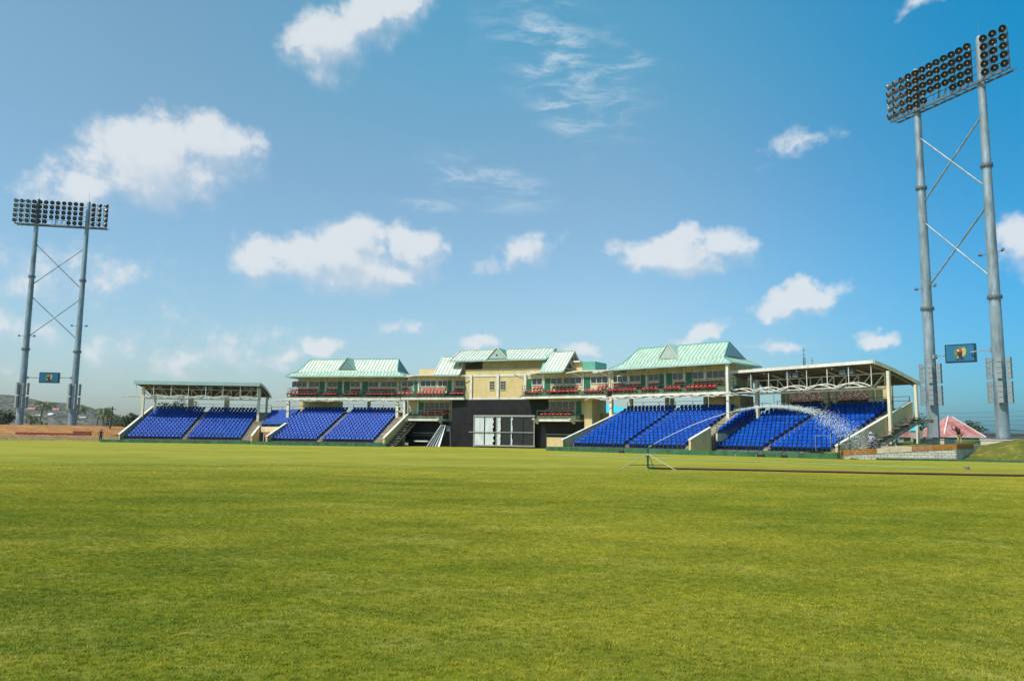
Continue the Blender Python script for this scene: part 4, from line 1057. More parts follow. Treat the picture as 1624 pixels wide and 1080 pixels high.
# block retaining wall on the right
cA, cB = Vector((*lead(1333, 67.0), 0)), Vector((*lead(1515, 65.4), 0)); cC = Vector((*lead(1543, 68.4), 0)); cD = Vector((*lead(1577, 71.2), 0))
ctr = frame(cA.x, cA.y, 0)
rw = thing('retaining_wall', ctr, 'pale block retaining wall with mismatched orange and cream coping below the right tower', 'wall')
def wseg(p, q, z0a, z0b, z1a, z1b, th, name, m, off=0, parent=rw):
    d = (q-p).normalized(); nrm = Vector((-d.y, d.x, 0)); a = p-nrm*off; c = q-nrm*off; n2 = nrm*(th+off*2)
    up = lambda v, z: Vector((v.x, v.y, z))
    return MB().hexa([up(a, z0a), up(c, z0b), up(c+n2, z0b), up(a+n2, z0a)], [up(a, z1a), up(c, z1b), up(c+n2, z1b), up(a+n2, z1a)]).build(name, m, parent)
def lerp(p, q, t): return p+(q-p)*t
def wz(t): return .30+.66*t
wseg(cA, cB, 0, 0, wz(0), wz(1), .3, 'block_wall', 'cmu')
wseg(cB, cC, 0, .3, .96, .96, .3, 'block_wall', 'cmu'); 
for t0, t1, m_, hh in ((0, .31, 'orange', .42), (.315, .42, 'palecop', .40), (.425, .62, 'palecop', .44), (.625, .80, 'redcop', .40), (.805, 1.0, 'orange', .40)):
    wseg(lerp(cA, cB, t0), lerp(cA, cB, t1), wz(t0)+.003, wz(t1)+.003, wz(t0)+hh, wz(t1)+hh, .3, 'coping_board', m_, off=.03)
wseg(cB+Vector((.03, 0, 0)), cC, .963, .963, 1.36, 1.36, .3, 'coping_board', 'orange', off=.03)
wseg(cC, cD, .3, .9, 1.3, 1.36, .3, 'end_wall', 'plinth')
# upper pale ledge behind
lA, lB = Vector((*lead(1350, 69.6), 0)), Vector((*lead(1452, 69.2), 0))
ul = wseg(lA, lB, .2, .2, 1.0, 1.16, .3, 'ledge_wall', 'palecop', parent=None)
tag(ul, 'cream upper ledge wall behind the coping boards at the foot of the outside staircase', 'wall')
bb = MB()
for i in range(140):
    t = rnd.random(); p = lerp(Vector((*lead(1392, 72), 0)), Vector((*lead(1425, 71.5), 0)), t); s = rnd.uniform(.05, .2)
    p += Vector((rnd.gauss(0, .3), rnd.gauss(0, .5), .9+abs(rnd.gauss(0, .32))*(1-abs(t-.5)))); bb.ball(p, s, 5, (1, .8, .6+rnd.random()*.4))
tag(bb.build('rubble_heap', 'rubble'), 'heap of broken concrete rubble behind the ledge under the outside staircase', 'rubble heap', kind='stuff')
# site fence posts by the stand's corner
b = MB()
fp = [Vector((*lead(px, D), 0)) for px, D in ((1330, 66.7), (1347, 68.2), (1361, 69.4), (1390, 70.8))]
for p in fp: b.bar(p, p+Vector((0, 0, 2.2 if p is not fp[2] else 1.9)), .10)
for z in (.25, 1.35): b.bar(fp[0]+Vector((0, 0, z)), fp[1]+Vector((0, 0, z+.1)), .04).bar(fp[1]+Vector((0, 0, z+.1)), fp[3]+Vector((0, 0, z+.3)), .04)
tag(b.build('post_fence', 'rail'), 'thin dark post fence at the corner of the right stand by the staircase', 'fence')

# left terrace bank
tb = []
def lb_h(x, y):
    s = (y-117.5)/13.0
    side = smooth01((gx(186, 118)-x)/1.5)
    return (.78+(1.55+(-.55)*smooth01((x+70)/9))*smooth01(s)+.04*math.sin(x*2)*math.sin(y*1.1))*1.0 if y > 117.6 else -.3
tbk = grid('terraced_bank', -130, gx(184, 120), 117.0, 150, 70, 60, lb_h, 'orangeb')
for i, (D, z) in enumerate(((120.5, 1.02), (124.0, 1.62))):
    p, q = Vector((*lead(-260, D), 0)), Vector((*lead(184 if i == 0 else 146, D), 0))
    o = wseg(p, q, .4, .4, z, z-.1*i, .35, 'terrace_step', 'orange', parent=None)
    tag(o, ('lower' if i == 0 else 'upper')+' long orange step set along the terraced bank left of the stands', 'terrace step')
o = wseg(Vector((*lead(-260, 117.3), 0)), Vector((*lead(186, 116.6), 0)), 0, 0, .80, .80, .4, 'retaining_wall', brick_mat('tan_brick', (.34, .23, .10), (.42, .30, .15), (.15, .09, .04), .8, .27, .03), parent=None)
tag(o, 'low tan block wall at the foot of the orange terraced bank on the far left', 'wall')
o = wseg(Vector((*lead(24, 118.6), 0)), Vector((*lead(115, 118.6), 0)), .7, .7, 1.18, 1.12, .3, 'red_board', 'redwall', parent=None)
tag(o, 'long thin dark red board along the terraced bank below the left tower', 'board')
o = wseg(Vector((*lead(115.5, 118.2), 0)), Vector((*lead(143, 118.2), 0)), .75, .75, 1.42, 1.38, .3, 'red_board', 'redwall', parent=None)
tag(o, 'taller dark red panel on the terraced bank right of the left tower', 'board')

# hills
def hills():
    def ridge(pts, x):
        for (a, ya), (c, yc) in zip(pts[:-1], pts[1:]):
            if a <= x <= c: t = (x-a)/(c-a); t = t*t*(3-2*t)*.5+t*.5; return ya+(yc-ya)*t
        return pts[0][1] if x < pts[0][0] else pts[-1][1]
    from mathutils import noise as N
    for nm, D, pts, mt in (('hill', 1500, [(-1700, 20), (-1350, 52), (-990, 58), (-960, 62), (-880, 54), (-820, 48), (-735, 26), (-660, 3), (-640, -4)], 'hillmat'),
                           ('far_hill', 2300, [(-2600, 70), (-1750, 95), (-1440, 98), (-1330, 74), (-1240, 46), (-1130, 10), (-1060, -5)], 'hillfar')):
        def hf(x, y, D=D, pts=pts):
            s = (y-(D-420))/420.0
            prof = smooth01(s) if s < 1 else max(0, 1-(s-1)*.8)
            hh = ridge(pts, x*D/(y if y > 1 else 1)*.5+x*.5)
            return hh*prof+(3.5*N.noise(Vector((x*.012, y*.012, 0)))+2.2*N.noise(Vector((x*.05, y*.05, 3))))*prof*min(1, max(0, hh)/20)
        grid(nm, pts[0][0]*1.05, pts[-1][0]*.9, D-420, D+350, 150, 60, hf, mt)
        HF[nm] = hf
HF = {}
def hillmat(name, c1, c2, c3):
    m = mat(name, c1, .95, .3, .012, col2=c2, det=12); n, l = m.node_tree.nodes, m.node_tree.links
    b = n['Principled BSDF']; src = b.inputs['Base Color'].links[0].from_socket
    tc = n.new('ShaderNodeTexCoord'); v = n.new('ShaderNodeTexNoise'); v.inputs['Scale'].default_value = .10; v.inputs['Detail'].default_value = 8; v.inputs['Roughness'].default_value = .75
    l.new(tc.outputs['Object'], v.inputs['Vector']); r = n.new('ShaderNodeValToRGB'); r.color_ramp.elements[0].position = .46; r.color_ramp.elements[1].position = .52
    l.new(v.outputs['Fac'], r.inputs['Fac']); mx = n.new('ShaderNodeMix'); mx.data_type = 'RGBA'; l.new(r.outputs['Color'], mx.inputs['Factor'])
    l.new(src, mx.inputs['A']); mx.inputs['B'].default_value = (*c3, 1); l.new(mx.outputs['Result'], b.inputs['Base Color'])
    return m
M['hillmat'] = hillmat('hill_cover', (.045, .055, .025), (.22, .165, .10), (.010, .020, .008)); M['hillfar'] = hillmat('far_hill_cover', (.03, .045, .03), (.07, .07, .04), (.015, .025, .015))
hills()
for i, (px, py, w, roofc, lab) in enumerate(((74, 642, 12, 'whitew', 'long white house high on the hill between the left tower poles'), (53, 649, 14, 'hroof', 'wide pale house with pink roof on the hill by the left pole'),
        (92, 650, 11, 'hroof', 'house with red roof on the hill between the left tower poles'), (134, 663, 13, 'greyw', 'grey house on the hill slope right of the left tower'),
        (84, 658, 8, 'whitew', 'small white house halfway down the hill between the tower poles'), (64, 660, 8, 'greyw', 'small grey roofed house low on the hill behind the palm'), (122, 656, 8, 'hroof', 'small red roofed house on the hill just right of the left tower'))):
    # walk forward until the sight line meets the hill
    best = None
    D = 1100
    while D < 1500:
        p = at(px, py, D)
        if HF['hill'](p.x, D) >= p.z: best = p; break
        D += 4
    if best is None: best = at(px, py, 1400)
    f = frame(best.x, best.y-4, R(rnd.uniform(-15, 15)), best.z-3.5)
    h = thing('hill_house', f, lab, 'house')
    MB(f).box(-w/2, w/2, -4, 4, -3, 4.0).build('wall', 'whitew', h)
    MB(f).prism([(-4.7, 3.8), (0, 6.2), (4.7, 3.8), (4.7, 3.6), (-4.7, 3.6)], -w/2-.6, w/2+.6).build('roof', roofc, h)
    wm = MB(f)
    for k in range(3): wm.box(-w/2+w*(k+.6)/3.6, -w/2+w*(k+.6)/3.6+1.4, -4.08, -4.003, .8, 2.4)
    wm.build('window_band', 'glass', h)

# ------------------------------------------------------------------ vegetation
def leafy(root, center, rad, n, size, m, seed, squash=(1, 1, .8), name='crown'):
    r = random.Random(seed); b = MB(); c = Vector(center)
    lobes = [(Vector((r.uniform(-.65, .65)*squash[0], r.uniform(-.6, .6)*squash[1], r.uniform(-.55, .6)*squash[2]))*rad, rad*r.uniform(.28, .5)) for _ in range(11)]
    for i in range(n):
        lc, lr = r.choice(lobes)
        d = Vector((r.gauss(0, 1), r.gauss(0, 1), r.gauss(0, 1))).normalized()*lr*(r.random()**.35)
        p = c+lc+d
        s = size*r.uniform(.5, 1.3)
        a = Vector((r.gauss(0, 1), r.gauss(0, 1), r.gauss(0, .6))).normalized()*s; e = Vector((r.gauss(0, 1), r.gauss(0, 1), r.gauss(0, 1))).normalized(); e = (e-a*e.dot(a)/a.length_squared).normalized()*s*.6
        b.add([p-a, p+e, p+a, p-e], [(0, 1, 2, 3)])
    return b.build(name, m, root)
def tree(px, py_base, D, height, width, label, m='leafd', seed=1, n=900, group=None, zb=None, cat='tree'):
    p = at(px, py_base, D); z0 = zb if zb is not None else 0
    f = frame(p.x, D, 0, z0); t = thing('tree', f, label, cat, group)
    b = MB(f); b.tube((0, 0, 0), (.1, 0, height*.45), width*.05, width*.035, 8)
    for k in range(5):
        a = k*1.26+seed; b.tube((.1, 0, height*.4), (math.cos(a)*width*.25, math.sin(a)*width*.25, height*.72), width*.028, width*.01, 5)
    b.build('trunk', 'bark', t)
    leafy(t, f @ Vector((0, 0, height*.62)), width/2, n, max(.16, width*.035), m, seed, (1.15, 1.0, height*.42/(width/2)))
    return t
def palm(px, D, h, label, seed, lean=.3, zb=1.0, fr_n=19, fl=2.2):
    r = random.Random(seed); x = gx(px, D); f = frame(x, D, 0, zb); t = thing('palm_tree', f, label, 'palm tree')
    b = MB(f); pts = [Vector((lean*(k/6)**2, 0, h*k/6)) for k in range(7)]
    for k in range(6): b.tube(pts[k], pts[k+1], .17-.012*k, .16-.012*k, 7)
    b.build('trunk', 'bark', t)
    top = pts[-1]; c = MB(f)
    for k in range(fr_n):
        a = 2*math.pi*k/fr_n+r.uniform(-.2, .2); el = r.uniform(-.1, 1.0); L = fl*r.uniform(.8, 1.15)
        prev = top.copy(); dr = Vector((math.cos(a), math.sin(a), 0)); ca = el
        for s in range(8):
            t_ = s/8
            d = (dr*math.cos(ca)+Vector((0, 0, math.sin(ca))))*L/8; nx = prev+d
            side = Vector((-dr.y, dr.x, 0)); w = .6*math.sin(math.pi*min(1, (t_+.12)))*fl/2.2
            c.tube(prev, nx, .02, .02, 3, False)
            for sg in (-1, 1):
                for q in range(2):
                    m_ = prev+d*(q*.5+.1); tip = m_+side*sg*w+d*.5+Vector((0, 0, -w*.65))
                    c.add([m_, m_+d*.38, tip], [(0, 1, 2)])
            prev = nx; ca -= .27
    c.build('crown', 'palm', t)
    return t
tree(2, 668, 150, 5.6, 5.5, 'dark bushy tree at the far left edge of the picture', seed=3, n=1600)
palm(60, 165, 5.6, 'palm with drooping fronds between the poles of the left tower', 5, .9, zb=1.2, fl=2.9)
palm(46, 160, 2.7, 'short bushy palm at the foot of the left tower', 6, .2, zb=1.3, fl=2.4)
palm(66, 158, 1.6, 'tiny palm right of the short bushy palm by the left tower', 16, .1, zb=1.3, fl=1.3)
palm(118, 160, 5.2, 'palm half hidden behind the right pole of the left tower', 7, .4, zb=1.0, fl=2.8)
palm(161, 160, 5.0, 'tall palm beside the utility pole left of the roofed stand', 8, .3, zb=.6, fl=2.9)
palm(166, 168, 4.2, 'shorter palm close behind the utility pole left of the roofed stand', 18, .5, zb=.6, fl=2.6)
tree(186, 684, 155, 4.6, 5.2, 'grey-green rounded tree between utility pole and left roofed stand', m='leaf', seed=11, n=1200)
tree(213, 684, 140, 5.2, 5.0, 'green tree rising behind the sloping wall of the left roofed stand', m='leaf', seed=12, n=1400)
tree(268, 660, 140, 7.2, 5.6, 'green tree seen through the left roofed stand, left of the back pillar', m='leaf', seed=13, n=1500)
tree(291, 660, 142, 7.0, 5.0, 'darker tree seen through the left roofed stand behind its back pillar', m='leafd', seed=14, n=1300)
tree(1440, 688, 125, 5.4, 6.5, 'grey-green bush seen under the outside staircase of the right stand', m='leafd', seed=21, n=1500)
tree(1470, 688, 122, 4.6, 4.0, 'small dark tree between the rear stair post and the right tower pole', m='leafd', seed=22, n=900)
tree(1530, 688, 128, 5.2, 5.0, 'dark round tree just behind the rusty red pyramid roof', m='leafd', seed=23, n=1500)
tree(1546, 688, 128, 4.0, 4.0, 'lower dark tree to the right of the rusty red pyramid roof', m='leafd', seed=24, n=1200)

# right background houses
f = frame(gx(1508, 108), 108, R(12)); hh = thing('red_roof_house', f, 'house with rusty red pyramid roof and teal wall behind the grass bank', 'house')
MB(f).box(-3.3, 2.1, -2.6, 2.6, 0, 2.19).build('wall', 'teal', hh)
MB(f).add([(-3.9, -3.2, 2.2), (2.6, -3.2, 2.2), (2.6, 3.2, 2.2), (-3.9, 3.2, 2.2), (-.3, 0, 4.9), (.3, 0, 4.9)], [(0, 1, 5, 4), (1, 2, 5), (2, 3, 4, 5), (3, 0, 4), (3, 2, 1, 0)]).build('roof', 'redroof', hh)
MB(f).bar((-3.9, -3.25, 2.15), (2.6, -3.25, 2.15), .12, .16).bar((2.6, -3.2, 2.22), (.3, 0, 4.92), .10).bar((-3.9, -3.2, 2.22), (-.3, 0, 4.92), .10).build('roof_edge', 'whitew', hh)
f = frame(gx(1462, 104), 104, R(8)); h2 = thing('small_house', f, 'low house with faded pink roof partly hidden by the rear stair post', 'house')
MB(f).box(-1.6, 1.9, -1.5, 1.5, 0, 2.1).build('wall', 'teal', h2)
MB(f).prism([(-2.0, 2.1), (0, 3.1), (2.0, 2.1), (2.0, 2.0), (-2.0, 2.0)], -1.9, 2.3).build('roof', 'redroof', h2)
f = frame(gx(1453, 98), 98, R(10)); h3 = thing('shed', f, 'small shed with steep turquoise roof sheet beyond the staircase', 'shed')
MB(f).box(-.4, .55, -.5, .5, 0, 2.85).build('wall', 'greyw', h3)
MB(f).poly([(-.5, -.6, 2.8), (.3, -.6, 3.55), (.3, .6, 3.55), (-.5, .6, 2.8)], (.05, 0, -.07)).poly([(.3, -.6, 3.55), (.65, -.6, 2.9), (.65, .6, 2.9), (.3, .6, 3.55)], (-.05, 0, -.07)).build('roof', 'turq', h3)
f = frame(gx(1570, 125), 125, R(-5)); h4 = thing('low_building', f, 'long low grey building on the skyline between red roof and right pole', 'building')
MB(f).box(-2.6, 6.5, -2, 2, 0, 2.7).build('wall', 'greyw', h4)
MB(f).box(-2.9, 6.8, -2.3, 2.3, 2.703, 2.95).build('roof', 'galvd', h4)
MB(f).box(.2, .9, -2.08, -2.003, 1.5, 2.3).build('window', 'glass', h4)
# turquoise tent behind the right pavilion stand
f = frame(gx(970, 118), 118, R(-20)); tn = thing('tent', f, 'turquoise tent roof seen under the right pavilion balcony', 'tent')
MB(f).add([(-4.6, -3, 4.9), (4.6, -3, 4.9), (4.6, 3, 4.9), (-4.6, 3, 4.9), (0, 0, 6.4)], [(0, 1, 4), (1, 2, 4), (2, 3, 4), (3, 0, 4), (3, 2, 1, 0)]).build('canopy', 'turq', tn)
for x in (-4.4, 4.4):
    for y in (-2.8, 2.8): MB(f).bar((x, y, 0), (x, y, 4.9), .12).build('leg', 'white', tn)

# utility poles and cables
def pole(px, D, z0, z1, lean, label, r=.13, arm=True, m='wood'):
    x = gx(px, D); f = frame(x, D, 0, z0)
    b = MB(f).tube((0, 0, 0), (lean, 0, z1-z0), r, r*.75, 8)
    if arm: b.bar((lean-.1, 0, z1-z0-1.4), (lean+.55, 0, z1-z0-1.6), .18).bar((lean-.6, 0, z1-z0-.4), (lean+.6, 0, z1-z0-.4), .1)
    return tag(b.build('utility_pole', m), label, 'pole')
pole(172, 128, 0, 5.4, .35, 'weathered utility pole with small side box left of the roofed stand', r=.17)
pole(151, 140, .8, 4.0, .35, 'short leaning post near the palms left of the roofed stand', r=.12, arm=False)
for i, (px, z1, D, w) in enumerate(((1279, 13.7, 104, .30), (1292, 12.4, 104, .05), (1229, 10.3, 106, .05), (1256, 9.8, 106, .05), (1327, 10.8, 104, .06))):
    x = gx(px, D); f = frame(x, D, 0); b = MB(f)
    if i == 0:
        for a in (0, 2.1, 4.2):
            b.bar((w/2*math.cos(a), w/2*math.sin(a), 0), (w/2*math.cos(a), w/2*math.sin(a), z1-1.3), .05)
        z = 6.0; k = 0
        while z < z1-1.5:
            for a, c in ((0, 2.1), (2.1, 4.2), (4.2, 0)):
                b.bar((w/2*math.cos(a), w/2*math.sin(a), z), (w/2*math.cos(c), w/2*math.sin(c), z+.35), .03)
            z += .35
        b.bar((0, 0, z1-1.4), (0, 0, z1), .05)
        for z, q in ((z1-.4, .5), (z1-1.0, .35), (z1-2.0, .4)): b.bar((-q/2, 0, z), (q/2, 0, z), .05)
        lab = 'tall lattice radio mast rising behind the right roofed stand'
    else:
        b.bar((0, 0, 0), (0, 0, z1), .055)
        for q in range(2): b.bar((-.25, 0, z1-.5-q*.5), (.25, 0, z1-.5-q*.5), .035)
        lab = ['', 'thin antenna just right of the lattice mast behind the right stand', 'thin antenna at the left end of the right stand roof', 'short thin antenna left of the lattice mast', 'thin antenna rising behind the right part of the roofed stand'][i]
    tag(b.build('antenna', 'galvd'), lab, 'antenna')
cab = [((1400, 655, 150), (1750, 645, 120)), ((1400, 661, 150), (1750, 654, 120)), ((1400, 667, 150), (1750, 661, 120)), ((1400, 673, 150), (1750, 668, 120))]
b = MB()
for a, c in cab:
    p, q = at(*a), at(*c); P = []
    for k in range(13):
        t = k/12; v = lerp(p, q, t); v.z -= 1.0*4*t*(1-t)*.4; P.append(v)
    b.path(P, .018, 4)
tag(b.build('power_lines', 'wire'), 'four thin overhead power lines crossing behind the right floodlight tower', 'power lines')
b = MB(); P = [at(1600, 682, 96)]; q = at(1760, 672, 90); P = [lerp(P[0], q, k/8)-Vector((0, 0, .35*4*(k/8)*(1-k/8))) for k in range(9)]
b.path(P, .05, 5); tag(b.build('cable', 'wire'), 'thick dark cable leaving the right edge beyond the nearer tower pole', 'cable')
b = MB(); P = [at(166, 676, 128), at(140, 690, 122)]

# ------------------------------------------------------------------ sprinkler, hoses, water
S0 = Vector((gx(1027, 41.0), 41.0, 0))
fS = frame(S0.x, S0.y, 0); spk = thing('sprinkler', fS, 'tripod field sprinkler with green riser pipe throwing a water jet over the grass', 'sprinkler')
MB(fS).tube((0, 0, .12), (0, 0, .98), .052, .052, 12).tube((0, 0, .62), (0, 0, .70), .075, .075, 12).build('riser_pipe', 'pipeg', spk)
MB(fS).tube((0, 0, .70), (0, 0, .80), .06, .06, 12).build('collar', 'silver', spk)
MB(fS).path([(0, 0, .14), (.02, 0, .09), (.08, -.01, .065), (.24, -.02, .06)], .06, 10).tube((.22, -.02, .06), (.36, -.03, .06), .07, .07, 10).build('elbow', 'pipeg', spk)
hd = MB(fS).tube((0, 0, .98), (0, 0, 1.06), .06, .05, 10).tube((0, 0, 1.05), (.10, .05, 1.14), .045, .04, 10).tube((.10, .05, 1.14), (.30, .15, 1.26), .036, .024, 10).build('nozzle', 'pipeg', spk)
MB(fS).tube((.06, .03, 1.12), (.22, .11, 1.21), .042, .034, 10).build('nozzle_tip', 'brass', hd)
MB(fS).bar((.28, .12, 1.2), (.40, .15, 1.10), .035).bar((.18, .1, 1.24), (.22, .1, 1.36), .03).bar((.2, .1, 1.34), (.32, .16, 1.27), .03).build('impact_arm', 'pipeg', hd)
for (x, y) in ((-1.55, -.75), (1.22, -1.15), (.50, .85)):
    MB(fS).bar((0, 0, .78), (x, y, .0), .034).build('leg', 'silver', spk)
MB(fS).bar((0, 0, .22), (-1.1, -.53, .23), .035).bar((0, 0, .22), (.86, -.80, .23), .035).bar((0, 0, .22), (.37, .60, .22), .03).build('spreader', 'pipeg', spk)
P = []
for k in range(60):
    t = k/59; D = 41.0+(37.0-41.0)*t*1.0; px = 1040+(1720-1040)*t
    P.append(Vector((gx(px, D)+.0, D-.03+.16*math.sin(t*9)+.05*math.sin(t*31), .055)))
P[0] = S0+Vector((.34, -.03, .06))
tag(MB().path(P, .052, 8).build('water_hose', 'hose'), 'thick dark red hose running across the grass from the sprinkler to the right edge', 'hose')
P = []
for k in range(50):
    t = k/49; px = 880+(1492-880)*t; D = 66-(66-46.5)*t; P.append(Vector((gx(px, D), D+.25*math.sin(t*7), .03)))
tag(MB().path(P, .02, 6).build('garden_hose', 'hoseg'), 'thin pale green hose lying on the outfield behind the sprinkler', 'hose')
P0 = Vector((gx(1532, 46.5), 46.5, 0)); f = frame(P0.x, P0.y, 0)
tag(MB(f).tube((0, 0, 0), (0, 0, .07), .10, .10, 10).ball((0, 0, .11), .10, 8).bar((0, 0, .1), (-.25, 0, .12), .04).build('popup_sprinkler', 'galvd'), 'small pop-up sprinkler head on the grass at the right end of the green hose', 'sprinkler')

def watermat():
    m = bpy.data.materials.new('water_spray'); n, l = nodes(m); b = n['Principled BSDF']
    b.inputs['Base Color'].default_value = (.86, .90, .93, 1); b.inputs['Roughness'].default_value = .25; b.inputs['IOR'].default_value = 1.33
    b.inputs['Transmission Weight'].default_value = .35
    return m
M['water'] = watermat()
n0 = S0+Vector((.32, .16, 1.27)); dirh = (Vector((gx(1395, 71), 71, 0))-Vector((n0.x, n0.y, 0))); DL = dirh.length; dirh.normalize(); sideh = Vector((-dirh.y, dirh.x, 0))
land = .6; k0 = math.tan(R(15.6))
cc = (land-n0.z-k0*DL)/(DL*DL)
def jet(t):
    s = t*DL; return n0+dirh*s+Vector((0, 0, k0*s+cc*s*s))
w = MB(); r = random.Random(4)
for k in range(32):
    a, c = jet(k/100), jet((k+1)/100); w.tube(a, c, .013+.0006*k, .013+.0006*(k+1), 6, False)
def drop(p, s):
    w.add([p+Vector((s, 0, 0)), p+Vector((-s, 0, 0)), p+Vector((0, s, 0)), p+Vector((0, -s, 0)), p+Vector((0, 0, s*1.4)), p+Vector((0, 0, -s*1.4))],
          [(0, 2, 4), (2, 1, 4), (1, 3, 4), (3, 0, 4), (2, 0, 5), (1, 2, 5), (3, 1, 5), (0, 3, 5)])
for k in range(6500):
    t = .26+.80*r.random(); sp_ = max(0, t-.32)**1.15
    p = jet(t)
    if t < .62: z_off = r.gauss(0, .03+.40*sp_)-abs(r.gauss(0, .3*sp_))
    else: z_off = -abs(r.gauss(0, .25+3.6*max(0, t-.62)))+r.gauss(0, .26)
    p = p+sideh*r.gauss(0, .03+1.3*sp_)+Vector((0, 0, z_off))+dirh*r.gauss(0, .3)
    if p.z < .05: continue
    drop(p, r.uniform(.007, .020)*(1+.7*max(0, t-.3)))
tag(w.build('water_jet', 'water'), 'long arching jet of water from the sprinkler breaking into spray before the right stand', 'water jet', kind='stuff')

# ------------------------------------------------------------------ people
def skin_obj(name, chains, m, parent, fr, sub=1):
    """one continuous skinned surface: chains = list of [(x,y,z,r), ...]; shared points are merged"""
    vs = []; rr = []; es = []; idx = {}
    for ch in chains:
        prev = None
        for (x, y, z, r_) in ch:
            key = (round(x, 4), round(y, 4), round(z, 4))
            if key not in idx: idx[key] = len(vs); vs.append((x, y, z)); rr.append(r_)
            if prev is not None and prev != idx[key]: es.append((prev, idx[key]))
            prev = idx[key]
    inv = WM[parent.name].inverted() if parent is not None else Matrix.Identity(4)
    me = bpy.data.meshes.new(name); me.from_pydata([(inv @ fr @ Vector(v)) for v in vs], es, [])
    o = bpy.data.objects.new(name, me); COL.objects.link(o)
    if parent is not None: o.parent = parent; WM[o.name] = WM[parent.name].copy()
    md = o.modifiers.new('skin', 'SKIN'); md.use_smooth_shade = True
    for i, r_ in enumerate(rr):
        me.skin_vertices[0].data[i].radius = (r_, r_); me.skin_vertices[0].data[i].use_root = (i == 0)
    s = o.modifiers.new('sub', 'SUBSURF'); s.levels = sub; s.render_levels = sub
    me.materials.append(M[m]); return o
def person(x, y, z, rz, label, top, legs, hip, chest, neck, head, kl, kr, fl, frt, el, er, hl, hr, hat=None, scale=1.0):
    f = frame(x, y, rz, z) @ Matrix.Scale(scale, 4)
    f0 = frame(x, y, rz, z); root = thing('person', f0, label, 'person')
    def v(p, r_): return (p[0], p[1], p[2], r_)
    hipL = (hip[0]-.09, hip[1], hip[2]-.03); hipR = (hip[0]+.09, hip[1], hip[2]-.03)
    sh = (chest[0], chest[1], chest[2]+.12)
    shL = (sh[0]-.18, sh[1], sh[2]); shR = (sh[0]+.18, sh[1], sh[2])
    mid = tuple((hip[i]+chest[i])/2 for i in range(3))
    ch = [[v(hip, .13), v(mid, .12), v(chest, .145), v(sh, .11), v(neck, .055), v(head, .085), (head[0], head[1], head[2]+.10, .085)]]
    def fingers(h, el_):
        d = (Vector(h)-Vector(el_)).normalized(); out = []
        sd = d.cross(Vector((0, 1, .2))).normalized()
        palm = Vector(h)+d*.07; out.append([v(h, .028), (*palm, .034)])
        for k, (o, ln) in enumerate(((-.03, .06), (-.01, .075), (.01, .072), (.03, .055))):
            b0 = palm+d*.02+sd*o; b1 = b0+d*ln*.5+Vector((0, -.01, 0)); b2 = b1+d*ln*.5+Vector((0, -.02, 0))
            out.append([(*palm, .034), (*b0, .011), (*b1, .009), (*b2, .007)])
        t0 = Vector(h)+d*.03+sd*.04; out.append([v(h, .028), (*t0, .012), (*(t0+d*.04+sd*.015), .009)])
        return out
    for s_, e_, h_ in ((shL, el, hl), (shR, er, hr)): ch += [[v(sh, .11), v(s_, .06), v(e_, .045), v(h_, .028)]]+fingers(h_, e_)
    for hp, kn, ft in ((hipL, kl, fl), (hipR, kr, frt)): ch += [[v(hip, .13), v(hp, .095), v(kn, .06), v(ft, .04), (ft[0], ft[1]-.14, ft[2]-.04, .035)]]
    body = skin_obj('body', ch, 'skin', root, f0)
    tch = [[v(hip, .155), v(mid, .15), v(chest, .17), v(sh, .125)]]+[[v(sh, .125), v(s_, .08), tuple([(s_[i]*.35+e_[i]*.65) for i in range(3)]+[.062])] for s_, e_ in ((shL, el), (shR, er))]
    skin_obj('shirt', tch, top, root, f0)
    lch = [[(hip[0], hip[1], hip[2]+.03, .16), v(hipL, .115), v(kl, .085), (fl[0], fl[1], fl[2]+.06, .065)], [(hip[0], hip[1], hip[2]+.03, .16), v(hipR, .115), v(kr, .085), (frt[0], frt[1], frt[2]+.06, .065)]]
    skin_obj('trousers', lch, legs, root, f0)
    hz = head[2]
    MB(f0).ball((head[0], head[1]+.02, hz+.08), .105, 10, (1, 1.08, .95)).build('hair', 'crestdark', root)
    for s_ in (-1, 1): MB(f0).ball((head[0]+s_*.033, head[1]-.083, hz+.055), .012, 6).build('eye', 'crestwhite', root)
    MB(f0).ball((head[0], head[1]-.10, hz+.03), .018, 6).build('nose', 'skin', root)
    if hat: MB(f0).tube((head[0], head[1], hz+.12), (head[0], head[1], hz+.22), .12, .09, 12).tube((head[0], head[1], hz+.115), (head[0], head[1], hz+.13), .2, .19, 14).build('hat', hat, root)
    return root
p = Vector((*lead(1381, 68.6), 0))
person(p.x, p.y, .50, R(150), 'person in pale purple shirt and light hat at the foot of the outside staircase', 'purple', 'navy',
       (0, 0, .92), (0, -.03, 1.28), (0, -.05, 1.50), (0, -.07, 1.58), (-.10, -.04, .50), (.11, .02, .50), (-.12, .0, .08), (.13, .05, .08), (-.36, .02, 1.15), (.36, -.1, 1.2), (-.42, -.22, .98), (.30, -.34, 1.12), hat='crestwhite')
p = Vector((*lead(1521, 66.2), 0))
person(p.x, p.y, 1.30, R(-60), 'person in dark brown bending with raised arms on the orange coping corner', 'browncl', 'tan',
       (0, .08, .86), (0, -.16, 1.14), (0, -.30, 1.28), (0, -.38, 1.33), (-.10, .0, .46), (.11, .06, .46), (-.12, .08, .08), (.13, .10, .08), (-.30, -.42, 1.30), (.30, -.40, 1.28), (-.20, -.62, 1.50), (.18, -.62, 1.46))
p = Vector((*lead(160, 112.5), 0))
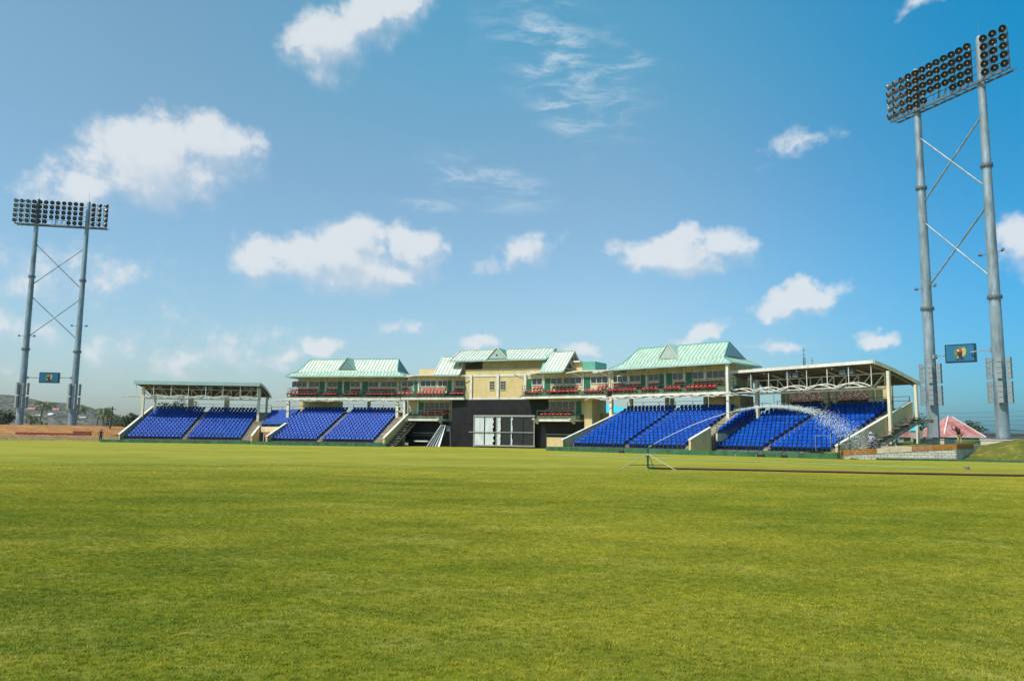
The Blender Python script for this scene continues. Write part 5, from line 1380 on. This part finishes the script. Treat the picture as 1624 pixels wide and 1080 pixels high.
person(p.x, p.y, .0, R(20), 'person in dark clothes standing by the palm left of the roofed stand', 'navy', 'navy',
       (0, 0, .92), (0, -.02, 1.28), (0, -.03, 1.50), (0, -.05, 1.58), (-.10, -.04, .50), (.11, .0, .50), (-.12, .0, .08), (.13, .02, .08), (-.30, .02, 1.12), (.30, -.02, 1.12), (-.28, -.12, .88), (.28, -.14, .88))
p = Vector((*lead(1389, 69.0), 0))
tag(MB(frame(p.x, p.y, 0, .55)).tube((0, 0, 0), (0, 0, .5), .14, .13, 12).tube((0, 0, .5), (0, 0, .62), .15, .08, 12).tube((0, 0, .62), (0, 0, .72), .05, .05, 8).build('gas_bottle', 'pink'), 'short pinkish cylinder standing right of the person in the purple shirt', 'canister')

hz = bpy.data.materials.new('haze_air'); n, l = nodes(hz); n.remove(n['Principled BSDF']); pv = n.new('ShaderNodeVolumePrincipled')
pv.inputs['Density'].default_value = .00007; pv.inputs['Color'].default_value = (.80, .88, .96, 1); pv.inputs['Anisotropy'].default_value = .2
l.new(pv.outputs[0], [x for x in n if x.type == 'OUTPUT_MATERIAL'][0].inputs['Volume'])
HZ = MB().box(-2900, 300, -60, 2700, -8, 140).build('haze', hz); HZ['kind'] = 'stuff'
# ------------------------------------------------------------------ world
SUN_EL, SUN_AZ = 56.0, -128.0       # azimuth measured from +Y towards +X: sun is left and behind the viewer
sd = Vector((math.sin(R(SUN_AZ))*math.cos(R(SUN_EL)), math.cos(R(SUN_AZ))*math.cos(R(SUN_EL)), math.sin(R(SUN_EL))))
sun_d = bpy.data.lights.new('sun', 'SUN'); sun = bpy.data.objects.new('sun', sun_d); COL.objects.link(sun)
sun_d.energy = 4.0; sun_d.angle = R(.53); sun_d.color = (1, .95, .86)
sun.rotation_euler = (-sd).to_track_quat('-Z', 'Y').to_euler(); sun.location = sd*300
W = bpy.data.worlds.new('World'); SC.world = W; W.use_nodes = True
n, l = W.node_tree.nodes, W.node_tree.links; n.clear()
out = n.new('ShaderNodeOutputWorld'); bg = n.new('ShaderNodeBackground'); bg.inputs['Strength'].default_value = .110
sky = n.new('ShaderNodeTexSky'); sky.sky_type = 'NISHITA'; sky.sun_disc = False; sky.sun_elevation = R(SUN_EL); sky.sun_rotation = R(SUN_AZ)
sky.air_density = 1.15; sky.dust_density = 1.4; sky.ozone_density = 1.6; sky.altitude = 0
def clouds_group():
    G = bpy.data.node_groups.new('cloud_density', 'ShaderNodeTree')
    G.interface.new_socket('P', in_out='INPUT', socket_type='NodeSocketVector'); G.interface.new_socket('D', in_out='OUTPUT', socket_type='NodeSocketFloat')
    n, l = G.nodes, G.links; gi = n.new('NodeGroupInput'); go = n.new('NodeGroupOutput')
    def noise(scale, det, rough, src=None, dist=0):
        z = n.new('ShaderNodeTexNoise'); z.inputs['Scale'].default_value = scale; z.inputs['Detail'].default_value = det; z.inputs['Roughness'].default_value = rough; z.inputs['Distortion'].default_value = dist
        l.new(src or gi.outputs[0], z.inputs['Vector']); return z
    wv = noise(14, 5, .6)
    sub = n.new('ShaderNodeVectorMath'); sub.operation = 'SUBTRACT'; sub.inputs[1].default_value = (.5, .5, .5); l.new(wv.outputs['Color'], sub.inputs[0])
    sc = n.new('ShaderNodeVectorMath'); sc.operation = 'SCALE'; sc.inputs['Scale'].default_value = .055; l.new(sub.outputs[0], sc.inputs[0])
    ad = n.new('ShaderNodeVectorMath'); ad.operation = 'ADD'; l.new(gi.outputs[0], ad.inputs[0]); l.new(sc.outputs[0], ad.inputs[1])
    cur = None
    for (px, py, w, h, rot, s) in CL:
        d = ray(px, py); az = math.atan2(d.x, d.y); el = math.asin(d.z)
        mp = n.new('ShaderNodeMapping'); mp.vector_type = 'TEXTURE'
        mp.inputs['Location'].default_value = (az, el, 0); mp.inputs['Rotation'].default_value = (0, 0, R(rot)); mp.inputs['Scale'].default_value = (w/F/2*1.10, h/F/2*1.10, 1)
        l.new(ad.outputs[0], mp.inputs['Vector'])
        ln = n.new('ShaderNodeVectorMath'); ln.operation = 'LENGTH'; l.new(mp.outputs[0], ln.inputs[0])
        ma = n.new('ShaderNodeMath'); ma.operation = 'MULTIPLY_ADD'; ma.inputs[1].default_value = -s; ma.inputs[2].default_value = s; l.new(ln.outputs['Value'], ma.inputs[0])
        if cur is None: cur = ma.outputs[0]
        else:
            mx = n.new('ShaderNodeMath'); mx.operation = 'SMOOTH_MAX'; mx.inputs[2].default_value = .12; l.new(cur, mx.inputs[0]); l.new(ma.outputs[0], mx.inputs[1]); cur = mx.outputs[0]
    f1 = noise(26, 9, .58)
    a = n.new('ShaderNodeMath'); a.operation = 'MULTIPLY_ADD'; a.inputs[1].default_value = 1.25; a.inputs[2].default_value = -.64; l.new(f1.outputs['Fac'], a.inputs[0])
    t = n.new('ShaderNodeMath'); t.operation = 'ADD'; l.new(cur, t.inputs[0]); l.new(a.outputs[0], t.inputs[1])
    l.new(t.outputs[0], go.inputs[0]); return G
# photo column, row, width, height, tilt, strength
CL = [(520, 75, 150, 110, 20, .95), (600, 30, 170, 90, 25, .95), (245, 262, 240, 140, 8, 1.15), (340, 232, 170, 90, -5, .9), (150, 290, 170, 80, 15, .75),
      (540, 418, 330, 88, -3, 1.2), (565, 385, 120, 80, 0, 1.1), (655, 395, 120, 80, -10, 1.0), (430, 415, 130, 70, 0, .9),
      (825, 402, 140, 44, 15, .5), (1075, 405, 210, 72, -4, 1.2), (1075, 378, 80, 50, 0, 1.0), (1150, 395, 120, 50, -10, .7), (1270, 472, 150, 48, 5, 1.1), (1290, 462, 60, 36, 0, .9),
      (510, 545, 90, 34, 0, .9), (450, 565, 100, 40, 25, .5), (1268, 226, 110, 34, 10, .36), (1392, 540, 56, 36, 0, .8), (1122, 530, 80, 34, 20, .8), (1090, 545, 70, 26, 0, .5),
      (762, 540, 76, 26, 10, .9), (920, 556, 66, 34, 0, .7), (1625, 385, 80, 90, 20, .9), (80, 440, 300, 90, 5, .34), (300, 560, 330, 80, 8, .36), (20, 520, 120, 60, 0, .45), (655, 518, 60, 30, 0, .3), (1240, 548, 120, 26, 0, .35), (1460, 4, 70, 22, 0, .4)]
tc = n.new('ShaderNodeTexCoord'); sp_ = n.new('ShaderNodeSeparateXYZ'); l.new(tc.outputs['Generated'], sp_.inputs[0])
azn = n.new('ShaderNodeMath'); azn.operation = 'ARCTAN2'; l.new(sp_.outputs['X'], azn.inputs[0]); l.new(sp_.outputs['Y'], azn.inputs[1])
eln = n.new('ShaderNodeMath'); eln.operation = 'ARCSINE'; l.new(sp_.outputs['Z'], eln.inputs[0])
P_ = n.new('ShaderNodeCombineXYZ'); l.new(azn.outputs[0], P_.inputs['X']); l.new(eln.outputs[0], P_.inputs['Y'])
G = clouds_group()
g1_ = n.new('ShaderNodeGroup'); g1_.node_tree = G; l.new(P_.outputs[0], g1_.inputs[0])
off = n.new('ShaderNodeVectorMath'); off.operation = 'ADD'; off.inputs[1].default_value = (-.010, .020, 0); l.new(P_.outputs[0], off.inputs[0])
g2_ = n.new('ShaderNodeGroup'); g2_.node_tree = G; l.new(off.outputs[0], g2_.inputs[0])
def mrange(src, a, c, x, y, smooth=True):
    m = n.new('ShaderNodeMapRange'); m.interpolation_type = 'SMOOTHSTEP' if smooth else 'LINEAR'
    m.inputs['From Min'].default_value = a; m.inputs['From Max'].default_value = c; m.inputs['To Min'].default_value = x; m.inputs['To Max'].default_value = y
    l.new(src, m.inputs['Value']); return m.outputs[0]
shade = n.new('ShaderNodeMath'); shade.operation = 'SUBTRACT'; l.new(g1_.outputs[0], shade.inputs[0]); l.new(g2_.outputs[0], shade.inputs[1])
lit = mrange(shade.outputs[0], -.40, .40, .0, 1)
am = n.new('ShaderNodeMapRange'); am.interpolation_type = 'SMOOTHSTEP'; l.new(g1_.outputs[0], am.inputs['Value']); am.inputs['From Min'].default_value = -.10; am.inputs['To Max'].default_value = .87
wd = mrange(shade.outputs[0], -.25, .40, 1.0, .44); l.new(wd, am.inputs['From Max']); alpha = am.outputs[0]
ccol = n.new('ShaderNodeMix'); ccol.data_type = 'RGBA'; l.new(lit, ccol.inputs['Factor'])
ccol.inputs['A'].default_value = (4.1, 4.6, 5.2, 1); ccol.inputs['B'].default_value = (5.35, 5.6, 5.8, 1)
# cirrus wisps
mpw = n.new('ShaderNodeMapping'); mpw.inputs['Rotation'].default_value = (0, 0, R(24)); mpw.inputs['Scale'].default_value = (7, 26, 1); l.new(P_.outputs[0], mpw.inputs['Vector'])
wz_ = n.new('ShaderNodeTexNoise'); wz_.inputs['Scale'].default_value = 1.9; wz_.inputs['Detail'].default_value = 10; wz_.inputs['Roughness'].default_value = .68; wz_.inputs['Distortion'].default_value = .5; l.new(mpw.outputs[0], wz_.inputs['Vector'])
wm = None
for (px, py, w_, h_, rot, s) in ((890, 95, 330, 170, -35, 1.0), (770, 290, 230, 90, -12, .85), (930, 235, 60, 60, -40, .5), (680, 328, 110, 26, -5, .9), (985, 100, 160, 40, -5, .9), (900, 180, 160, 70, -20, 1.0)):
    d = ray(px, py); mp = n.new('ShaderNodeMapping'); mp.vector_type = 'TEXTURE'; mp.inputs['Location'].default_value = (math.atan2(d.x, d.y), math.asin(d.z), 0)
    mp.inputs['Rotation'].default_value = (0, 0, R(rot)); mp.inputs['Scale'].default_value = (w_/F/2, h_/F/2, 1); l.new(P_.outputs[0], mp.inputs['Vector'])
    ln = n.new('ShaderNodeVectorMath'); ln.operation = 'LENGTH'; l.new(mp.outputs[0], ln.inputs[0]); q = mrange(ln.outputs['Value'], .2, 1.3, s, 0)
    if wm is None: wm = q
    else:
        mx = n.new('ShaderNodeMath'); mx.operation = 'MAXIMUM'; l.new(wm, mx.inputs[0]); l.new(q, mx.inputs[1]); wm = mx.outputs[0]
wa = mrange(wz_.outputs['Fac'], .42, .80, 0, .9); wmul = n.new('ShaderNodeMath'); wmul.operation = 'MULTIPLY'; l.new(wm, wmul.inputs[0]); l.new(wa, wmul.inputs[1])
# thin overall veil of haze low in the sky and colour grade of the clear sky
hs = n.new('ShaderNodeMix'); hs.data_type = 'RGBA'; hs.blend_type = 'MULTIPLY'; hs.inputs['Factor'].default_value = 1; hs.inputs['B'].default_value = SKYTINT = (.74, 1.0, 1.04, 1)
l.new(sky.outputs[0], hs.inputs['A'])
lowf = mrange(eln.outputs[0], 0, .42, 1, 0, False); azf = mrange(azn.outputs[0], .08, .62, 0, 1)
gl = n.new('ShaderNodeMix'); gl.data_type = 'RGBA'; gl.inputs['A'].default_value = (.76, .91, 1.06, 1); gl.inputs['B'].default_value = (.26, .62, .98, 1); l.new(azf, gl.inputs['Factor'])
gh = n.new('ShaderNodeMix'); gh.data_type = 'RGBA'; gh.inputs['A'].default_value = (.84, 1.08, 1.0, 1); gh.inputs['B'].default_value = (.05, .77, .96, 1); l.new(azf, gh.inputs['Factor'])
gm = n.new('ShaderNodeMix'); gm.data_type = 'RGBA'; l.new(lowf, gm.inputs['Factor']); l.new(gh.outputs['Result'], gm.inputs['A']); l.new(gl.outputs['Result'], gm.inputs['B'])
hf1 = mrange(eln.outputs[0], .28, .54, 0, 1); hf2 = mrange(azn.outputs[0], -.55, -.05, 0, 1); hfm = n.new('ShaderNodeMath'); hfm.operation = 'MULTIPLY'; l.new(hf1, hfm.inputs[0]); l.new(hf2, hfm.inputs[1])
hm = n.new('ShaderNodeMix'); hm.data_type = 'RGBA'; hm.blend_type = 'MULTIPLY'; l.new(hfm.outputs[0], hm.inputs['Factor']); l.new(gm.outputs['Result'], hm.inputs['A']); hm.inputs['B'].default_value = (.66, 1.12, 1.15, 1)
l.new(hm.outputs['Result'], hs.inputs['B'])
m1 = n.new('ShaderNodeMix'); m1.data_type = 'RGBA'; l.new(wmul.outputs[0], m1.inputs['Factor']); l.new(hs.outputs['Result'], m1.inputs['A']); m1.inputs['B'].default_value = (4.6, 5.3, 5.8, 1)
m2 = n.new('ShaderNodeMix'); m2.data_type = 'RGBA'; l.new(alpha, m2.inputs['Factor']); l.new(m1.outputs['Result'], m2.inputs['A']); l.new(ccol.outputs['Result'], m2.inputs['B'])
l.new(m2.outputs['Result'], bg.inputs['Color']); l.new(bg.outputs[0], out.inputs['Surface'])

SC.view_settings.view_transform = 'Standard'; SC.view_settings.look = 'None'; SC.view_settings.gamma = 1; SC.view_settings.exposure = .42
SC.render.resolution_x = 1024; SC.render.resolution_y = 680
